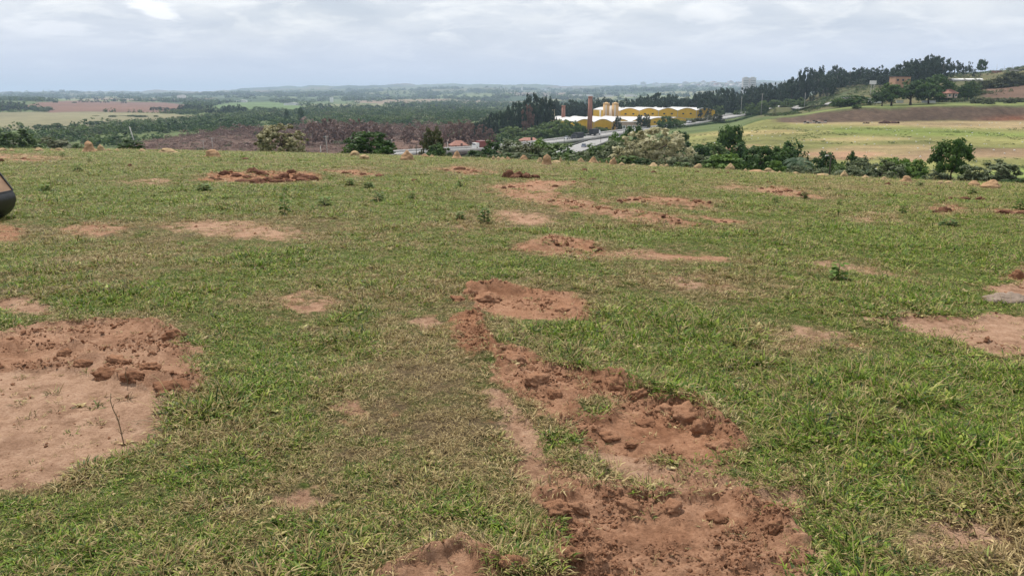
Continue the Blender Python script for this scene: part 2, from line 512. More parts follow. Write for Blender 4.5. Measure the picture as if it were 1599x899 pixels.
# ------------------------------------------------------------------ the field: relief, bare soil, grass
# bare patches: outline seen in the photograph (px), sandy 0 red .. 1 pale, rough 0 smooth .. 1 churned, softness of the edge (m), label
PATCHES = [
    ([(-60, 585), (0, 576), (90, 571), (180, 582), (240, 604), (262, 630), (250, 662), (225, 690), (160, 716), (100, 741), (40, 757), (-60, 770)], .95, .05, .05, 'smooth pale sandy patch at the left edge of the field'),
    ([(-60, 520), (0, 522), (60, 506), (150, 500), (225, 500), (268, 520), (296, 556), (310, 580), (300, 612), (250, 617), (180, 598), (90, 578), (-60, 585)], .55, .75, .06, 'churned brown soil above the smooth sandy patch'),
    ([(0, 464), (50, 461), (76, 480), (60, 492), (0, 481), (-40, 470)], .9, .1, .05, 'small sandy patch at the left edge above the churned soil'),
    ([(436, 462), (480, 452), (518, 462), (514, 484), (470, 491), (440, 482)], .65, .35, .125, 'small round greyish bare patch alone in the grass'),
    ([(724, 449), (760, 444), (820, 450), (892, 458), (922, 474), (908, 500), (850, 498), (780, 494), (742, 480)], .35, .55, .05, 'oval red bare patch in the middle of the field'),
    ([(712, 492), (748, 486), (764, 520), (776, 545), (740, 566), (718, 540), (705, 515)], .15, .9, .05, 'narrow churned red strip below the oval patch'),
    ([(760, 547), (800, 540), (870, 568), (960, 590), (1020, 622), (1085, 630), (1112, 660), (1150, 690), (1120, 715), (1050, 722), (980, 702), (920, 690), (868, 660), (820, 622), (775, 590)], .35, .75, .06, 'wide dug red patch running down the middle of the foreground'),
    ([(772, 612), (800, 618), (832, 672), (862, 735), (855, 770), (818, 765), (806, 700), (790, 655)], .8, .12, .05, 'pale wheel track beside the dug red patch'),
    ([(835, 762), (900, 748), (960, 768), (1060, 770), (1135, 752), (1205, 790), (1245, 840), (1275, 960), (860, 980), (872, 899), (850, 830), (828, 800)], .4, .9, .06, 'broad churned red patch at the bottom of the foreground'),
    ([(915, 700), (985, 702), (1030, 730), (1010, 746), (955, 735)], .75, .2, .05, 'small smooth red patch between the two dug patches'),
    ([(1090, 740), (1150, 745), (1165, 770), (1110, 772)], .6, .3, .05, 'small bare patch right of the dug strip'),
    ([(850, 712), (930, 692), (1030, 716), (1120, 735), (1180, 775), (1130, 775), (1000, 780), (890, 775), (845, 760)], .5, .45, .125, 'thinly grassed red ground between the two dug patches'),
    ([(1172, 768), (1235, 760), (1282, 775), (1270, 788), (1190, 786)], .75, .1, .03, 'small flat bare patch in the right foreground grass'),
    ([(590, 940), (615, 890), (655, 868), (722, 845), (758, 870), (775, 960)], .55, .55, .04, 'red soil lump at the bottom edge of the field'),
    ([(1365, 497), (1420, 493), (1500, 497), (1640, 490), (1640, 570), (1540, 552), (1478, 532), (1425, 515)], .75, .3, .12, 'sandy bare patch at the right edge of the field'),
    ([(806, 390), (850, 378), (900, 380), (945, 392), (960, 400), (900, 401), (840, 398)], .4, .4, .25, 'red bare mound in the middle distance'),
    ([(940, 393), (1040, 396), (1150, 402), (1150, 409), (1050, 407), (950, 402)], .55, .3, .25, 'thin bare strip right of the red mound'),
    ([(770, 290), (830, 282), (905, 283), (900, 293), (860, 300), (960, 324), (1050, 340), (1095, 352), (1050, 357), (960, 340), (860, 322), (790, 308)], .5, .45, .4, 'long bare scrape running across the far field'),
    ([(945, 312), (1010, 306), (1080, 310), (1108, 320), (1080, 326), (1000, 318)], .45, .5, .4, 'bare scrape behind the long scrape'),
    ([(1060, 338), (1130, 342), (1175, 350), (1130, 350)], .4, .6, .3, 'thin scrape end at the right of the long scrape'),
    ([(770, 333), (800, 327), (850, 338), (862, 350), (810, 352), (780, 345)], .75, .2, .3, 'greyish bare patch left of the long scrape'),
    ([(90, 358), (140, 350), (190, 357), (150, 368)], .5, .4, .25, 'small brown scrape in the left field'),
    ([(262, 350), (330, 342), (420, 350), (470, 366), (440, 375), (360, 370), (290, 362)], .85, .2, .3, 'sandy thin grass patch in the left field'),
    ([(310, 283), (345, 272), (400, 266), (470, 268), (496, 276), (490, 284), (420, 286)], .2, .6, .3, 'red soil under the long heap of clods'),
    ([(180, 283), (230, 279), (275, 282), (240, 289)], .85, .2, .4, 'faint sandy patch left of the heap of clods'),
    ([(508, 267), (560, 266), (605, 272), (560, 276)], .4, .5, .4, 'thin scrape right of the heap of clods'),
    ([(682, 264), (720, 260), (775, 270), (740, 273)], .4, .5, .4, 'red scrape before the crest'),
    ([(1175, 296), (1210, 290), (1265, 301), (1275, 310), (1220, 308)], .55, .6, .4, 'brown scrape in the right far field'),
    ([(1330, 338), (1360, 331), (1400, 336), (1395, 346), (1345, 347)], .8, .3, .25, 'flat sandy scrape in the right field'),
    ([(1450, 327), (1490, 320), (1500, 330), (1470, 335)], .35, .6, .25, 'brown scrape of turned soil in the right field'),
    ([(1540, 328), (1610, 326), (1610, 337), (1570, 338)], .35, .7, .25, 'turned soil at the right edge of the field'),
    ([(-60, 352), (10, 352), (30, 360), (20, 374), (-60, 376)], .35, .4, .2, 'red scrape under the digger bucket'),
    ([(1575, 425), (1640, 408), (1640, 440), (1585, 438)], .4, .6, .1, 'turned red soil at the right edge'),
    ([(1545, 448), (1640, 440), (1640, 470), (1570, 466)], .8, .3, .1, 'grey bare patch at the right edge'),
    ([(-60, 240), (30, 240), (110, 246), (60, 253), (-60, 254)], .6, .3, .6, 'brown bare strip at the left end of the crest'),
    ([(1115, 292), (1150, 288), (1190, 291), (1150, 296)], .6, .3, .4, 'faint scrape in the far right field'),
    ([(1030, 428), (1090, 438), (1170, 452), (1160, 460), (1060, 446)], .85, .15, .25, 'thin pale strip in the grass'),
    ([(1250, 410), (1300, 406), (1425, 424), (1400, 430), (1300, 420)], .75, .15, .25, 'thin bare strip in the right grass'),
    ([(1190, 520), (1250, 510), (1310, 520), (1300, 540), (1240, 545)], .85, .1, .2, 'thin sandy patch in the right grass'),
    ([(530, 632), (560, 628), (586, 645), (560, 655)], .7, .2, .06, 'small bare spot in the foreground grass'),
    ([(640, 498), (665, 492), (684, 502), (660, 512)], .8, .15, .05, 'small bare spot left of the churned strip'),
    ([(1225, 735), (1240, 728), (1250, 742), (1230, 746)], .8, .1, .03, 'tiny bare spot in the right foreground'),
    ([(440, 780), (470, 772), (482, 782), (455, 790)], .85, .1, .05, 'tiny bare spot in the left foreground'),
    ([(1440, 815), (1500, 822), (1560, 850), (1530, 866), (1460, 845)], .85, .05, .12, 'pale thin grass spot in the right foreground'),
    ([(695, 350), (720, 346), (735, 356), (715, 361)], .8, .1, .2, 'small pale spot in the middle field'),
]
GRASS_ISLES = [([(903, 632), (930, 612), (962, 632), (950, 650), (915, 648)], .05), ([(860, 690), (925, 712), (960, 742), (930, 752), (885, 740), (862, 715)], .06)]
# raised lips of turned soil: line (px), half width (m), height (m)
RIDGES = [
    ([(950, 590), (1000, 606), (1060, 622), (1100, 640), (1120, 668), (1145, 688)], .055, .085), ([(775, 548), (800, 575), (830, 600), (880, 615)], .07, .05),
    ([(880, 660), (950, 672), (1000, 690), (1050, 712)], .05, .045), ([(120, 548), (170, 575), (230, 590), (285, 600)], .10, .075),
    ([(860, 810), (930, 785), (1000, 790), (1070, 800)], .05, .04), ([(780, 880), (830, 890), (900, 880), (960, 890)], .05, .05),
    ([(735, 452), (770, 448), (800, 452)], .07, .09), ([(860, 470), (890, 480), (910, 495)], .06, .05), ([(715, 500), (740, 530), (760, 560)], .08, .03),
    ([(1170, 790), (1215, 815), (1240, 850)], .05, .045), ([(1540, 540), (1600, 555)], .08, .05), ([(230, 505), (275, 525)], .08, .05),
    ([(840, 384), (870, 380), (900, 386)], .3, .10), ([(880, 320), (960, 335), (1040, 345)], .3, .07), ([(340, 276), (480, 276)], .5, .10),
    ([(1040, 318), (1100, 321)], .3, .08), ([(0, 535), (70, 545), (120, 548)], .12, .03), ([(630, 893), (670, 868), (720, 848), (750, 868)], .08, .035),
]


def seg_dist(X, Y, pts, closed):
    d = np.full(X.shape, 1e9); ins = np.zeros(X.shape, bool)
    n = len(pts)
    for i in range(n if closed else n - 1):
        (ax, ay), (bx, by) = pts[i], pts[(i + 1) % n]
        vx, vy = bx - ax, by - ay
        t = np.clip(((X - ax) * vx + (Y - ay) * vy) / max(vx * vx + vy * vy, 1e-9), 0, 1)
        d = np.minimum(d, np.hypot(X - ax - t * vx, Y - ay - t * vy))
        if closed and ay != by:
            c = ((ay > Y) != (by > Y)) & (X < (bx - ax) * (Y - ay) / (by - ay) + ax)
            ins ^= c
    return np.where(ins, -d, d) if closed else d


_P = [[ground_at(*p) for p in pp[0]] for pp in PATCHES]
_I = [([ground_at(*p) for p in pp], w) for pp, w in GRASS_ISLES]
_R = [([ground_at(*p) for p in pp], w, h) for pp, w, h in RIDGES]


def field(X, Y, detail=True):
    """Height, soil 0..1, sandy, churned, patch number of the near field."""
    X = np.asarray(X, float).ravel(); Y = np.asarray(Y, float).ravel()
    z = zbase(X, Y)
    soil = np.zeros_like(X); sandy = np.zeros_like(X); rough = np.zeros_like(X); pid = np.full(X.shape, -1); halo = np.zeros_like(X)
    wob = fbm(X * 3.1, Y * 3.1, 4, 21)
    wob2 = fbm(X * 0.9, Y * 0.9, 4, 25)
    wob3 = fbm(X * 11, Y * 11, 3, 27)
    for i, (pp, (_, sa, ro, soft, _l)) in enumerate(zip(_P, PATCHES)):
        a = np.array(pp); m = soft * 6 + 0.3
        b = (X > a[:, 0].min() - m) & (X < a[:, 0].max() + m) & (Y > a[:, 1].min() - m) & (Y < a[:, 1].max() + m)
        if not b.any(): continue
        x, y = X[b], Y[b]
        d = seg_dist(x, y, pp, True) + soft * 1.7 * wob[b] + soft * 1.2 * wob2[b] + min(soft, .08) * 1.1 * wob3[b]
        mk = sstep(soft, -soft, d)
        if soft > .12: mk = mk * np.clip((0.72 if sa < .6 else 0.52) + 1.1 * wob2[b] + 1.0 * wob[b] + .5 * wob3[b], 0, 1)
        halo[b] = np.maximum(halo[b], sstep(soft * 2 + .22, 0, d))
        up = mk > soil[b]
        idx = np.where(b)[0]
        pid[idx[up & (mk > 0.5)]] = i
        sandy[b] = np.where(up, sa, sandy[b]); rough[b] = np.where(up, ro, rough[b])
        soil[b] = np.maximum(soil[b], mk)
    for pp, w in _I:
        a = np.array(pp)
        b = (X > a[:, 0].min() - .5) & (X < a[:, 0].max() + .5) & (Y > a[:, 1].min() - .5) & (Y < a[:, 1].max() + .5)
        d = seg_dist(X[b], Y[b], pp, True) + w * 1.5 * wob[b]
        soil[b] *= sstep(-w, w, d)
    pid[soil < 0.5] = -1
    # lie of the grass ground
    z = z + 0.03 * fbm(X / 2.2, Y / 2.2, 3, 3) * sstep(1.5, 4, np.hypot(X, Y)) + 0.012 * fbm(X * 4, Y * 4, 3, 8)
    g = 1 - soil
    z = z + g * 0.012 * fbm(X * 14, Y * 14, 2, 31)
    rid = np.zeros_like(X)
    for pp, w, h in _R:
        a = np.array(pp); m = w * 4
        b = (X > a[:, 0].min() - m) & (X < a[:, 0].max() + m) & (Y > a[:, 1].min() - m) & (Y < a[:, 1].max() + m)
        if not b.any(): continue
        d = seg_dist(X[b], Y[b], pp, False)
        k = np.exp(-(d / w) ** 2)
        z[b] += .85 * h * k * (0.85 + 0.55 * fbm(X[b] / w * .7, Y[b] / w * .7, 3, 44))
        rid[b] = np.maximum(rid[b], k)
    rough = np.clip(np.maximum(rough, rid * 0.95), 0, 1)
    s = soil > 0.02
    if s.any():
        x, y, m, ro = X[s], Y[s], soil[s], rough[s]
        f1, f2, cid = cells(x * 11 + .3 * wob[s], y * 11, 51)
        g1, g2, cid2 = cells(x * 27, y * 27, 57)
        big = sstep(0, .45, f2 - f1) * np.clip(cid * 1.5 - .4, 0, 1) * (1 - .5 * f1)
        sml = sstep(0, .5, g2 - g1) * np.clip(cid2 * 1.5 - .3, 0, 1) * (1 - .5 * g1)
        patchy = sstep(-.05, .30, fbm(x * 2.6, y * 2.6, 3, 61) + (ro - .6) * 0.6)
        z[s] += m * (-0.022 + 0.03 * ro * fbm(x * 2.2, y * 2.2, 3, 65) + ro * patchy * (0.034 * big + 0.022 * sml)
                     + (0.0025 + 0.008 * ro) * fbm(x * 30, y * 30, 3, 69) + 0.006 * fbm(x * 6, y * 6, 3, 70))
        z[s] += 0.03 * ro * 4 * m * (1 - m)
    global HALO
    HALO = halo * (1 - soil)
    return z, soil, sandy, rough, pid


def dryness(X, Y):
    d = 0.27 + 0.42 * fbm(X * .55 + 9, Y * .55, 4, 81) + 0.50 * fbm(X * 2.3, Y * 2.3, 3, 85) + 0.45 * fbm(X * 8, Y * 8, 2, 87)
    px, py = pix_of(X, Y, zbase(X, Y))
    for cx, cy, rx, ry, a in ((640, 600, 170, 130, .30), (560, 760, 150, 80, .22), (1500, 850, 130, 60, .35), (1100, 440, 110, 25, .3), (1240, 525, 110, 40, .35),
                              (380, 360, 170, 25, .3), (150, 400, 180, 60, .2), (1350, 290, 250, 18, .2), (850, 262, 300, 10, .25), (700, 650, 100, 70, .2), (820, 340, 90, 18, .35),
                              (1500, 600, 220, 130, -.35), (1150, 560, 200, 70, -.25), (400, 560, 130, 70, -.2), (250, 310, 220, 25, -.2), (1400, 380, 250, 40, -.2), (1000, 270, 120, 12, -.15)):
        d = d + a * np.exp(-((px - cx) / rx) ** 2 - ((py - cy) / ry) ** 2)
    return np.clip(d, 0, 1)


def ground_material():
    n = NT('field ground')
    P = n.pos()
    soil = n.attr('soil').outputs['Fac']; sandy = n.attr('sandy').outputs['Fac']; dry = n.attr('dry').outputs['Fac']; rough = n.attr('rough').outputs['Fac']
    f1 = n.noise(1.7, 6, 0.6, P); f2 = n.noise(14, 6, 0.65, P); f3 = n.noise(70, 5, 0.7, P)
    red = n.ramp(f2, [(0.25, (0.180, 0.084, 0.045)), (0.55, (0.310, 0.157, 0.088)), (0.8, (0.400, 0.230, 0.142))])
    sand = n.ramp(f2, [(0.25, (0.260, 0.158, 0.098)), (0.5, (0.360, 0.225, 0.148)), (0.8, (0.43, 0.290, 0.200))])
    sf = n.math('ADD', sandy, n.math('MULTIPLY', n.math('SUBTRACT', f1, 0.5), 0.9))
    sc = n.mix(red, sand, n.ramp(sf, [(0.2, 0), (0.85, 1)]))
    sc = n.mix(sc, (0.66, 0.62, 0.60), n.ramp(f3, [(0.33, 1), (0.55, 0)]), 'MULTIPLY')
    sc = n.mix(sc, (0.70, 0.66, 0.64), n.ramp(n.noise(3.5, 5, 0.6, P), [(0.38, 0.8), (0.52, 0)]), 'MULTIPLY')
    # thatch and low leaf between the tufts
    thatch = n.ramp(f3, [(0.3, (0.036, 0.027, 0.015)), (0.55, (0.110, 0.078, 0.042)), (0.75, (0.21, 0.155, 0.085))])
    green = n.ramp(f3, [(0.3, (0.018, 0.026, 0.006)), (0.55, (0.065, 0.092, 0.017)), (0.75, (0.14, 0.175, 0.038))])
    dm = n.math('ADD', dry, n.math('MULTIPLY', n.math('SUBTRACT', f2, 0.5), 1.3))
    gc = n.mix(green, thatch, n.ramp(dm, [(0.25, 0.05), (0.85, 1)]))
    edge = n.math('ADD', soil, n.math('MULTIPLY', n.math('SUBTRACT', f3, 0.5), 0.5))
    col = n.mix(gc, sc, n.ramp(edge, [(0.38, 0), (0.62, 1)]))
    bmp = n.bump(n.math('ADD', n.math('MULTIPLY', f2, 0.5), n.math('ADD', f3, n.math('MULTIPLY', n.noise(220, 3, .7, P), 0.5))), 0.9, 0.014)
    return n.surface(col, 0.95, bmp, 0.1)


MAT_GROUND = ground_material()


def build_field():
    fine = np.linspace(R(-35.5), R(35.5), 860)
    th = np.concatenate([np.linspace(-math.pi, R(-54), 30)[:-1], np.linspace(R(-54), R(-35.5), 90)[:-1], fine, np.linspace(R(35.5), R(54), 90)[1:], np.linspace(R(54), math.pi, 30)[1:]])
    w = np.linspace(0, 1, 600)
    e = 0.85
    rr = (1.55 ** -e + w * (72.0 ** -e - 1.55 ** -e)) ** (-1 / e)
    rr = np.concatenate([[0.05, 0.5, 1.0], rr])
    T, RR = np.meshgrid(th, rr)
    X, Y = (RR * np.sin(T)).ravel(), (RR * np.cos(T)).ravel()
    z, soil, sandy, rough, pid = field(X, Y)
    dry = dryness(X, Y)
    soil = np.clip(soil + HALO * (.42 + .5 * fbm(X * 7, Y * 7, 3, 29)), 0, 1)
    nc, nr = len(th), len(rr)
    i = np.arange(nr - 1)[:, None] * nc + np.arange(nc - 1)[None, :]
    Fq = np.stack([i, i + 1, i + nc + 1, i + nc], -1).reshape(-1, 4)[:, ::-1]
    V = np.stack([X, Y, z], 1)
    fp = np.sort(pid[Fq], 1)[:, 2]
    me = mesh_np('grass_field', V, Fq)
    nrm = np.zeros(len(V) * 3, np.float32); me.vertex_normals.foreach_get('vector', nrm); nrm = nrm.reshape(-1, 3)
    bpy.data.meshes.remove(me)

    def part(name, sel, kind, label=None):
        f = Fq[sel]
        u, inv = np.unique(f, return_inverse=True)
        f = inv.reshape(-1, 4)
        m = mesh_np(name, V[u], f, True, dict(soil=soil[u], sandy=sandy[u], rough=rough[u], dry=dry[u]), [MAT_GROUND])
        m.normals_split_custom_set_from_vertices(nrm[u])
        o = link(name, m)
        tag(o, label, None, None, kind)
    part('grass_field', fp < 0, 'structure', 'wide grass field sloping to its crest')
    for k, p in enumerate(PATCHES):
        if (fp == k).sum() > 3:
            part('bare_soil_patch', fp == k, 'structure', p[4])


build_field()


# --- grass
def grass_material():
    n = NT('grass blade')
    c = n.attr('tone').outputs['Fac']
    dry = n.attr('dry', 'INSTANCER').outputs['Fac']
    rnd = n.n('ShaderNodeObjectInfo').outputs['Random']
    green = n.ramp(n.math('ADD', n.math('MULTIPLY', c, 0.6), n.math('MULTIPLY', rnd, 0.4)),
                   [(0.1, (0.016, 0.038, 0.005)), (0.4, (0.082, 0.150, 0.014)), (0.7, (0.200, 0.285, 0.030)), (0.95, (0.37, 0.40, 0.072))])  # darkest greens put shade from the gaps between blades into the colour
    straw = n.ramp(c, [(0.0, (0.065, 0.042, 0.020)), (0.5, (0.28, 0.200, 0.085)), (1.0, (0.56, 0.44, 0.22))])  # dark end: old brown leaves, deepened to paint in shade between blades
    k = n.math('ADD', n.math('MULTIPLY', dry, 1.1), n.math('ADD', n.math('MULTIPLY', n.attr('dead').outputs['Fac'], 0.9), n.math('MULTIPLY', rnd, 0.35)))
    return n.leaf(n.mix(green, straw, n.ramp(k, [(0.60, 0), (1.2, 1)])), 0.28, 0.55)


MAT_GRASS = grass_material()


def tuft_mesh(name, rng, n, spread, lmin, lmax, width, flat, alldead=False):
    V, F3, F4, tone, dead = [], [], [], [], []
    for b in range(n):
        a = rng.uniform(0, 2 * math.pi); r = spread * math.sqrt(rng.uniform())
        p = np.array([r * math.cos(a), r * math.sin(a), -0.004])
        az = a + rng.normal(0, 1.0)
        el = R(rng.uniform(15, 70) if rng.uniform() > flat else rng.uniform(2, 18))
        ln = rng.uniform(lmin, lmax); w = width * rng.uniform(.6, 1.25)
        d = np.array([math.cos(az) * math.cos(el), math.sin(az) * math.cos(el), math.sin(el)])
        side = np.array([-math.sin(az), math.cos(az), rng.normal(0, .35)]); side /= np.linalg.norm(side)
        base = len(V); seg = 3; tn = rng.uniform(); dd = 1.0 if alldead or rng.uniform() < 0.22 else rng.uniform(0, .35)
        droop = rng.uniform(.25, 1.0)
        q = p.copy()
        for k in range(seg):
            ww = w * (0.75, 1.0, 0.62)[k] / 2
            V += [q - side * ww, q + side * ww]
            q = q + d * ln / seg
            d = d + np.array([0, 0, -droop * 0.55]); d /= np.linalg.norm(d)
            if q[2] < 0.004: q[2] = 0.004 + 0.004 * rng.uniform()
            tone += [tn, tn]; dead += [dd, dd]
        V.append(q); tone.append(tn); dead.append(dd)
        F4 += [(base, base + 1, base + 3, base + 2), (base + 2, base + 3, base + 5, base + 4)]
        F3 += [(base + 4, base + 5, base + 6)]
    return mesh_np(name, np.array(V), [np.array(F4), np.array(F3)], False, dict(tone=np.array(tone), dead=np.array(dead)), [MAT_GRASS])


def build_grass():
    rng = np.random.default_rng(5)
    protos = []
    for i in range(6):
        protos.append(proto('grass_tuft_a%d' % i, tuft_mesh('grass_tuft', rng, 20, .052, .020, .060, .0060, .38)))
    for i in range(4):
        protos.append(proto('grass_tuft_b%d' % i, tuft_mesh('grass_mat', rng, 24, .066, .018, .066, .0042, .75)))
    for i in range(3):
        protos.append(proto('grass_tuft_c%d' % i, tuft_mesh('tall_tuft', rng, 22, .04, .04, .10, .0060, .1)))
    for i in range(2):
        protos.append(proto('grass_tuft_d%d' % i, tuft_mesh('leafy_weed', rng, 9, .015, .025, .05, .019, .5)))
    for i in range(2):
        protos.append(proto('grass_tuft_e%d' % i, tuft_mesh('dead_strands', rng, 7, .06, .08, .18, .0026, .7, True)))
    # points, thinning with distance
    dens = lambda r: 1900 * np.minimum(1, (4.0 / r) ** 1.25)
    rs = np.linspace(1.6, 62, 4000)
    pdf = dens(rs) * rs
    cdf = np.cumsum(pdf); span = 2 * R(52)
    n = int((pdf.sum() * (rs[1] - rs[0])) * span)
    r = np.interp(rng.uniform(0, cdf[-1], n), cdf, rs); th = rng.uniform(-R(52), R(52), n)
    ok = (np.abs(th) < R(36.5)) | (rng.uniform(size=n) < .6)
    r, th = r[ok], th[ok]; n = len(r)
    X, Y = r * np.sin(th), r * np.cos(th)
    z, soil, sandy, rough, pid = field(X, Y)
    halo = HALO
    dry = np.clip(dryness(X, Y) + .22 * halo, 0, 1)
    thin = np.clip(1.15 - 0.55 * sstep(.5, 1, dry) + 0.5 * fbm(X * 5, Y * 5, 2, 91) - .38 * halo, 0, 1)
    keep = rng.uniform(size=n) > np.clip(soil * 1.5 - .12 * fbm(X * 6, Y * 6, 2, 93), 0, .972)
    keep &= rng.uniform(size=n) < thin
    X, Y, z, soil, dry, r = (a[keep] for a in (X, Y, z, soil, dry, r))
    n = len(X)
    g = fbm(X * .8, Y * .8, 3, 97) + .6 * fbm(X * 3.5, Y * 3.5, 2, 99)
    sc = rng.uniform(.65, 1.25, n) * np.clip(1 + .9 * g, .5, 1.7) * (1 - .35 * soil) * np.clip(1.05 - .3 * dry, .6, 1.1)
    sc *= np.clip((r / 8.0) ** .42, 1, 1.9)
    u = rng.uniform(size=n)
    flatp = np.clip(.25 + .6 * dry - .3 * g, 0, 1)
    idx = np.where(u < flatp, 6 + rng.integers(0, 4, n), rng.integers(0, 6, n))
    tall = rng.uniform(size=n) < np.clip(.03 + .18 * (g - .15), 0, .25) * (dry < .65)
    idx = np.where(tall, 10 + rng.integers(0, 3, n), idx)
    v = rng.uniform(size=n)
    idx = np.where((v < .05 + .10 * (g > .35)) & (dry < .5), 13 + rng.integers(0, 2, n), np.where(v > .94, 15 + rng.integers(0, 2, n), idx))
    rot = np.stack([rng.normal(0, .12, n), rng.normal(0, .12, n), rng.uniform(0, 6.28, n)], 1)
    S = np.stack([sc, sc, sc * np.clip((7.0 / np.maximum(r, 7)) ** .3, .6, 1)], 1)
    o = scatter('grass', np.stack([X, Y, z], 1), rot, S, idx, protos, extra=dict(dry=np.clip(dry + rng.normal(0, .10, n) + .6 * soil, 0, 1)))
    tag(o, 'short matted green and straw coloured grass covering the field')
    print('grass tufts', n)


build_grass()


# --- crumbs of turned soil
def soil_material():
    n = NT('turned soil')
    P = n.obj(); W = n.pos()
    rnd = n.n('ShaderNodeObjectInfo').outputs['Random']
    f = n.noise(9, 6, 0.65, W)
    c = n.ramp(n.math('ADD', n.math('MULTIPLY', n.noise(48, 5, .7, W), .35), n.math('ADD', n.math('MULTIPLY', f, 0.45), n.math('MULTIPLY', rnd, 0.3))), [(0.3, (0.165, 0.076, 0.041)), (0.55, (0.295, 0.149, 0.084)), (0.85, (0.39, 0.223, 0.138))])
    return n.surface(c, 0.95, n.bump(n.noise(70, 6, 0.75, W), 1.0, 0.016), 0.1)


MAT_SOIL = soil_material()


def clod_mesh(name, seed, sub=2, lump=.35, squash=.75, mat=None, flat=False):
    import bmesh
    bm = bmesh.new(); bmesh.ops.create_icosphere(bm, subdivisions=sub, radius=0.5)
    v = np.array([x.co[:] for x in bm.verts])
    k = seed * 7.7
    d = 1 + lump * (fbm(v[:, 0] * 2.6 + k, v[:, 1] * 2.6 + v[:, 2] * 1.9, 3, seed) + .8 * fbm(v[:, 2] * 3 + k, v[:, 0] * 2.2 - v[:, 1] * 2, 3, seed + 3))
    f1, _, cid = cells(v[:, 0] * 2.3 + v[:, 2] * 1.3 + k, v[:, 1] * 2.3 + v[:, 2] * .9, seed)
    d += lump * .5 * (cid - .5) * (1 if sub < 3 else .3)
    if sub >= 3:
        for fr, am in ((3.2, .20), (7.0, .10), (15.0, .05)):
            e1, e2, ec = cells(v[:, 0] * fr + v[:, 2] * fr * .7 + k, v[:, 1] * fr - v[:, 2] * fr * .6, seed + 7)
            d += am * (sstep(0, .4, e2 - e1) * (.4 + ec) - .5)
    v = v * d[:, None]; v[:, 2] *= squash; v[:, 2] = np.maximum(v[:, 2], -.22)
    for b, c in zip(bm.verts, v): b.co = c
    me = bpy.data.meshes.new(name); bm.to_mesh(me); bm.free()
    me.materials.append(mat or MAT_SOIL)
    me.polygons.foreach_set('use_smooth', np.full(len(me.polygons), not flat))
    return me


def build_crumbs():
    rng = np.random.default_rng(17)
    protos = [proto('soil_crumb_%d' % i, clod_mesh('soil_crumb', 30 + i, 2 if i < 3 else 1, .6, flat=True)) for i in range(8)]
    n = 520000
    rs = 1.9 * (62 / 1.9) ** rng.uniform(size=n); th = rng.uniform(-R(36), R(36), n)
    X, Y = rs * np.sin(th), rs * np.cos(th)
    z, soil, sandy, rough, pid = field(X, Y)
    clump = sstep(-.05, .40, fbm(X * 2.6, Y * 2.6, 3, 61) + (rough - .6) * .6)
    keep = rng.uniform(size=n) < np.where(soil > .25, soil * rough ** 1.2 * clump ** 1.5 * .9 + .010 * soil, 0)
    X, Y, z, rs, rough = X[keep], Y[keep], z[keep], rs[keep], rough[keep]
    n = len(X)
    sc = rng.lognormal(math.log(.0095), .50, n) * np.clip(rs / 3.5, 1, 6) ** .8
    sc = np.minimum(sc, .035 * np.clip(rs / 5, 1, 4))
    rot = np.stack([rng.normal(0, .5, n), rng.normal(0, .5, n), rng.uniform(0, 6.28, n)], 1)
    S = np.stack([sc, sc * rng.uniform(.6, 1, n), sc * rng.uniform(.5, .95, n)], 1)
    o = scatter('soil_crumbs', np.stack([X, Y, z + sc * .12], 1), rot, S, rng.integers(0, 8, n), protos)
    tag(o, 'small crumbs of turned red soil on the bare patches')
    print('crumbs', n)


build_crumbs()

# ------------------------------------------------------------------ the valley, the far hills and the slope opposite
def px_path(pts):
    """(px, py, z) -> places."""
    out = []
    for px, py, z in pts:
        Y = (CAMH - z) / q_of(py)
        out.append((s_of(px, py) * Y, Y, z))
    return np.array(out)


def smooth_path(P, n):
    t = np.concatenate([[0], np.cumsum(np.hypot(np.diff(P[:, 0]), np.diff(P[:, 1])))])
    m = np.gradient(P, t, axis=0)
    tt = np.linspace(0, t[-1], n)
    j = np.clip(np.searchsorted(t, tt, side='right') - 1, 0, len(t) - 2)
    h = (t[j + 1] - t[j])[:, None]; u = ((tt - t[j])[:, None]) / h
    return ((2 * u ** 3 - 3 * u ** 2 + 1) * P[j] + (u ** 3 - 2 * u ** 2 + u) * h * m[j] + (-2 * u ** 3 + 3 * u ** 2) * P[j + 1] + (u ** 3 - u ** 2) * h * m[j + 1])


ROAD_A = smooth_path(px_path([(500, 250, -19.3), (560, 246, -19.3), (640, 238.8, -19.3), (770, 231.0, -19.3), (880, 219.5, -19.2), (960, 208, -18.2), (1060, 195.5, -15.8), (1130, 184, -12.5),
                              (1190, 174.0, -9.3), (1215, 170, -7.3), (1232, 167, -5.5)]), 120)
ROAD_B = smooth_path(px_path([(835, 262, -20.3), (868, 246, -20.3), (893, 235.5, -20.2), (930, 222, -19.9), (970, 210.5, -19.0), (1010, 203.0, -17.4), (1040, 199.0, -16.4)]), 70)
BRIDGE = (665, 752)                         # px range where the road crosses over a gap


def path_near(X, Y, P):
    """Distance to a path and the path's height there."""
    d = np.full(X.shape, 1e9); z = np.zeros_like(X)
    for a, b in zip(P[:-1], P[1:]):
        v = b - a
        t = np.clip(((X - a[0]) * v[0] + (Y - a[1]) * v[1]) / (v[0] ** 2 + v[1] ** 2), 0, 1)
        dd = np.hypot(X - a[0] - t * v[0], Y - a[1] - t * v[1])
        m = dd < d
        d = np.where(m, dd, d); z = np.where(m, a[2] + t * v[2], z)
    return d, z


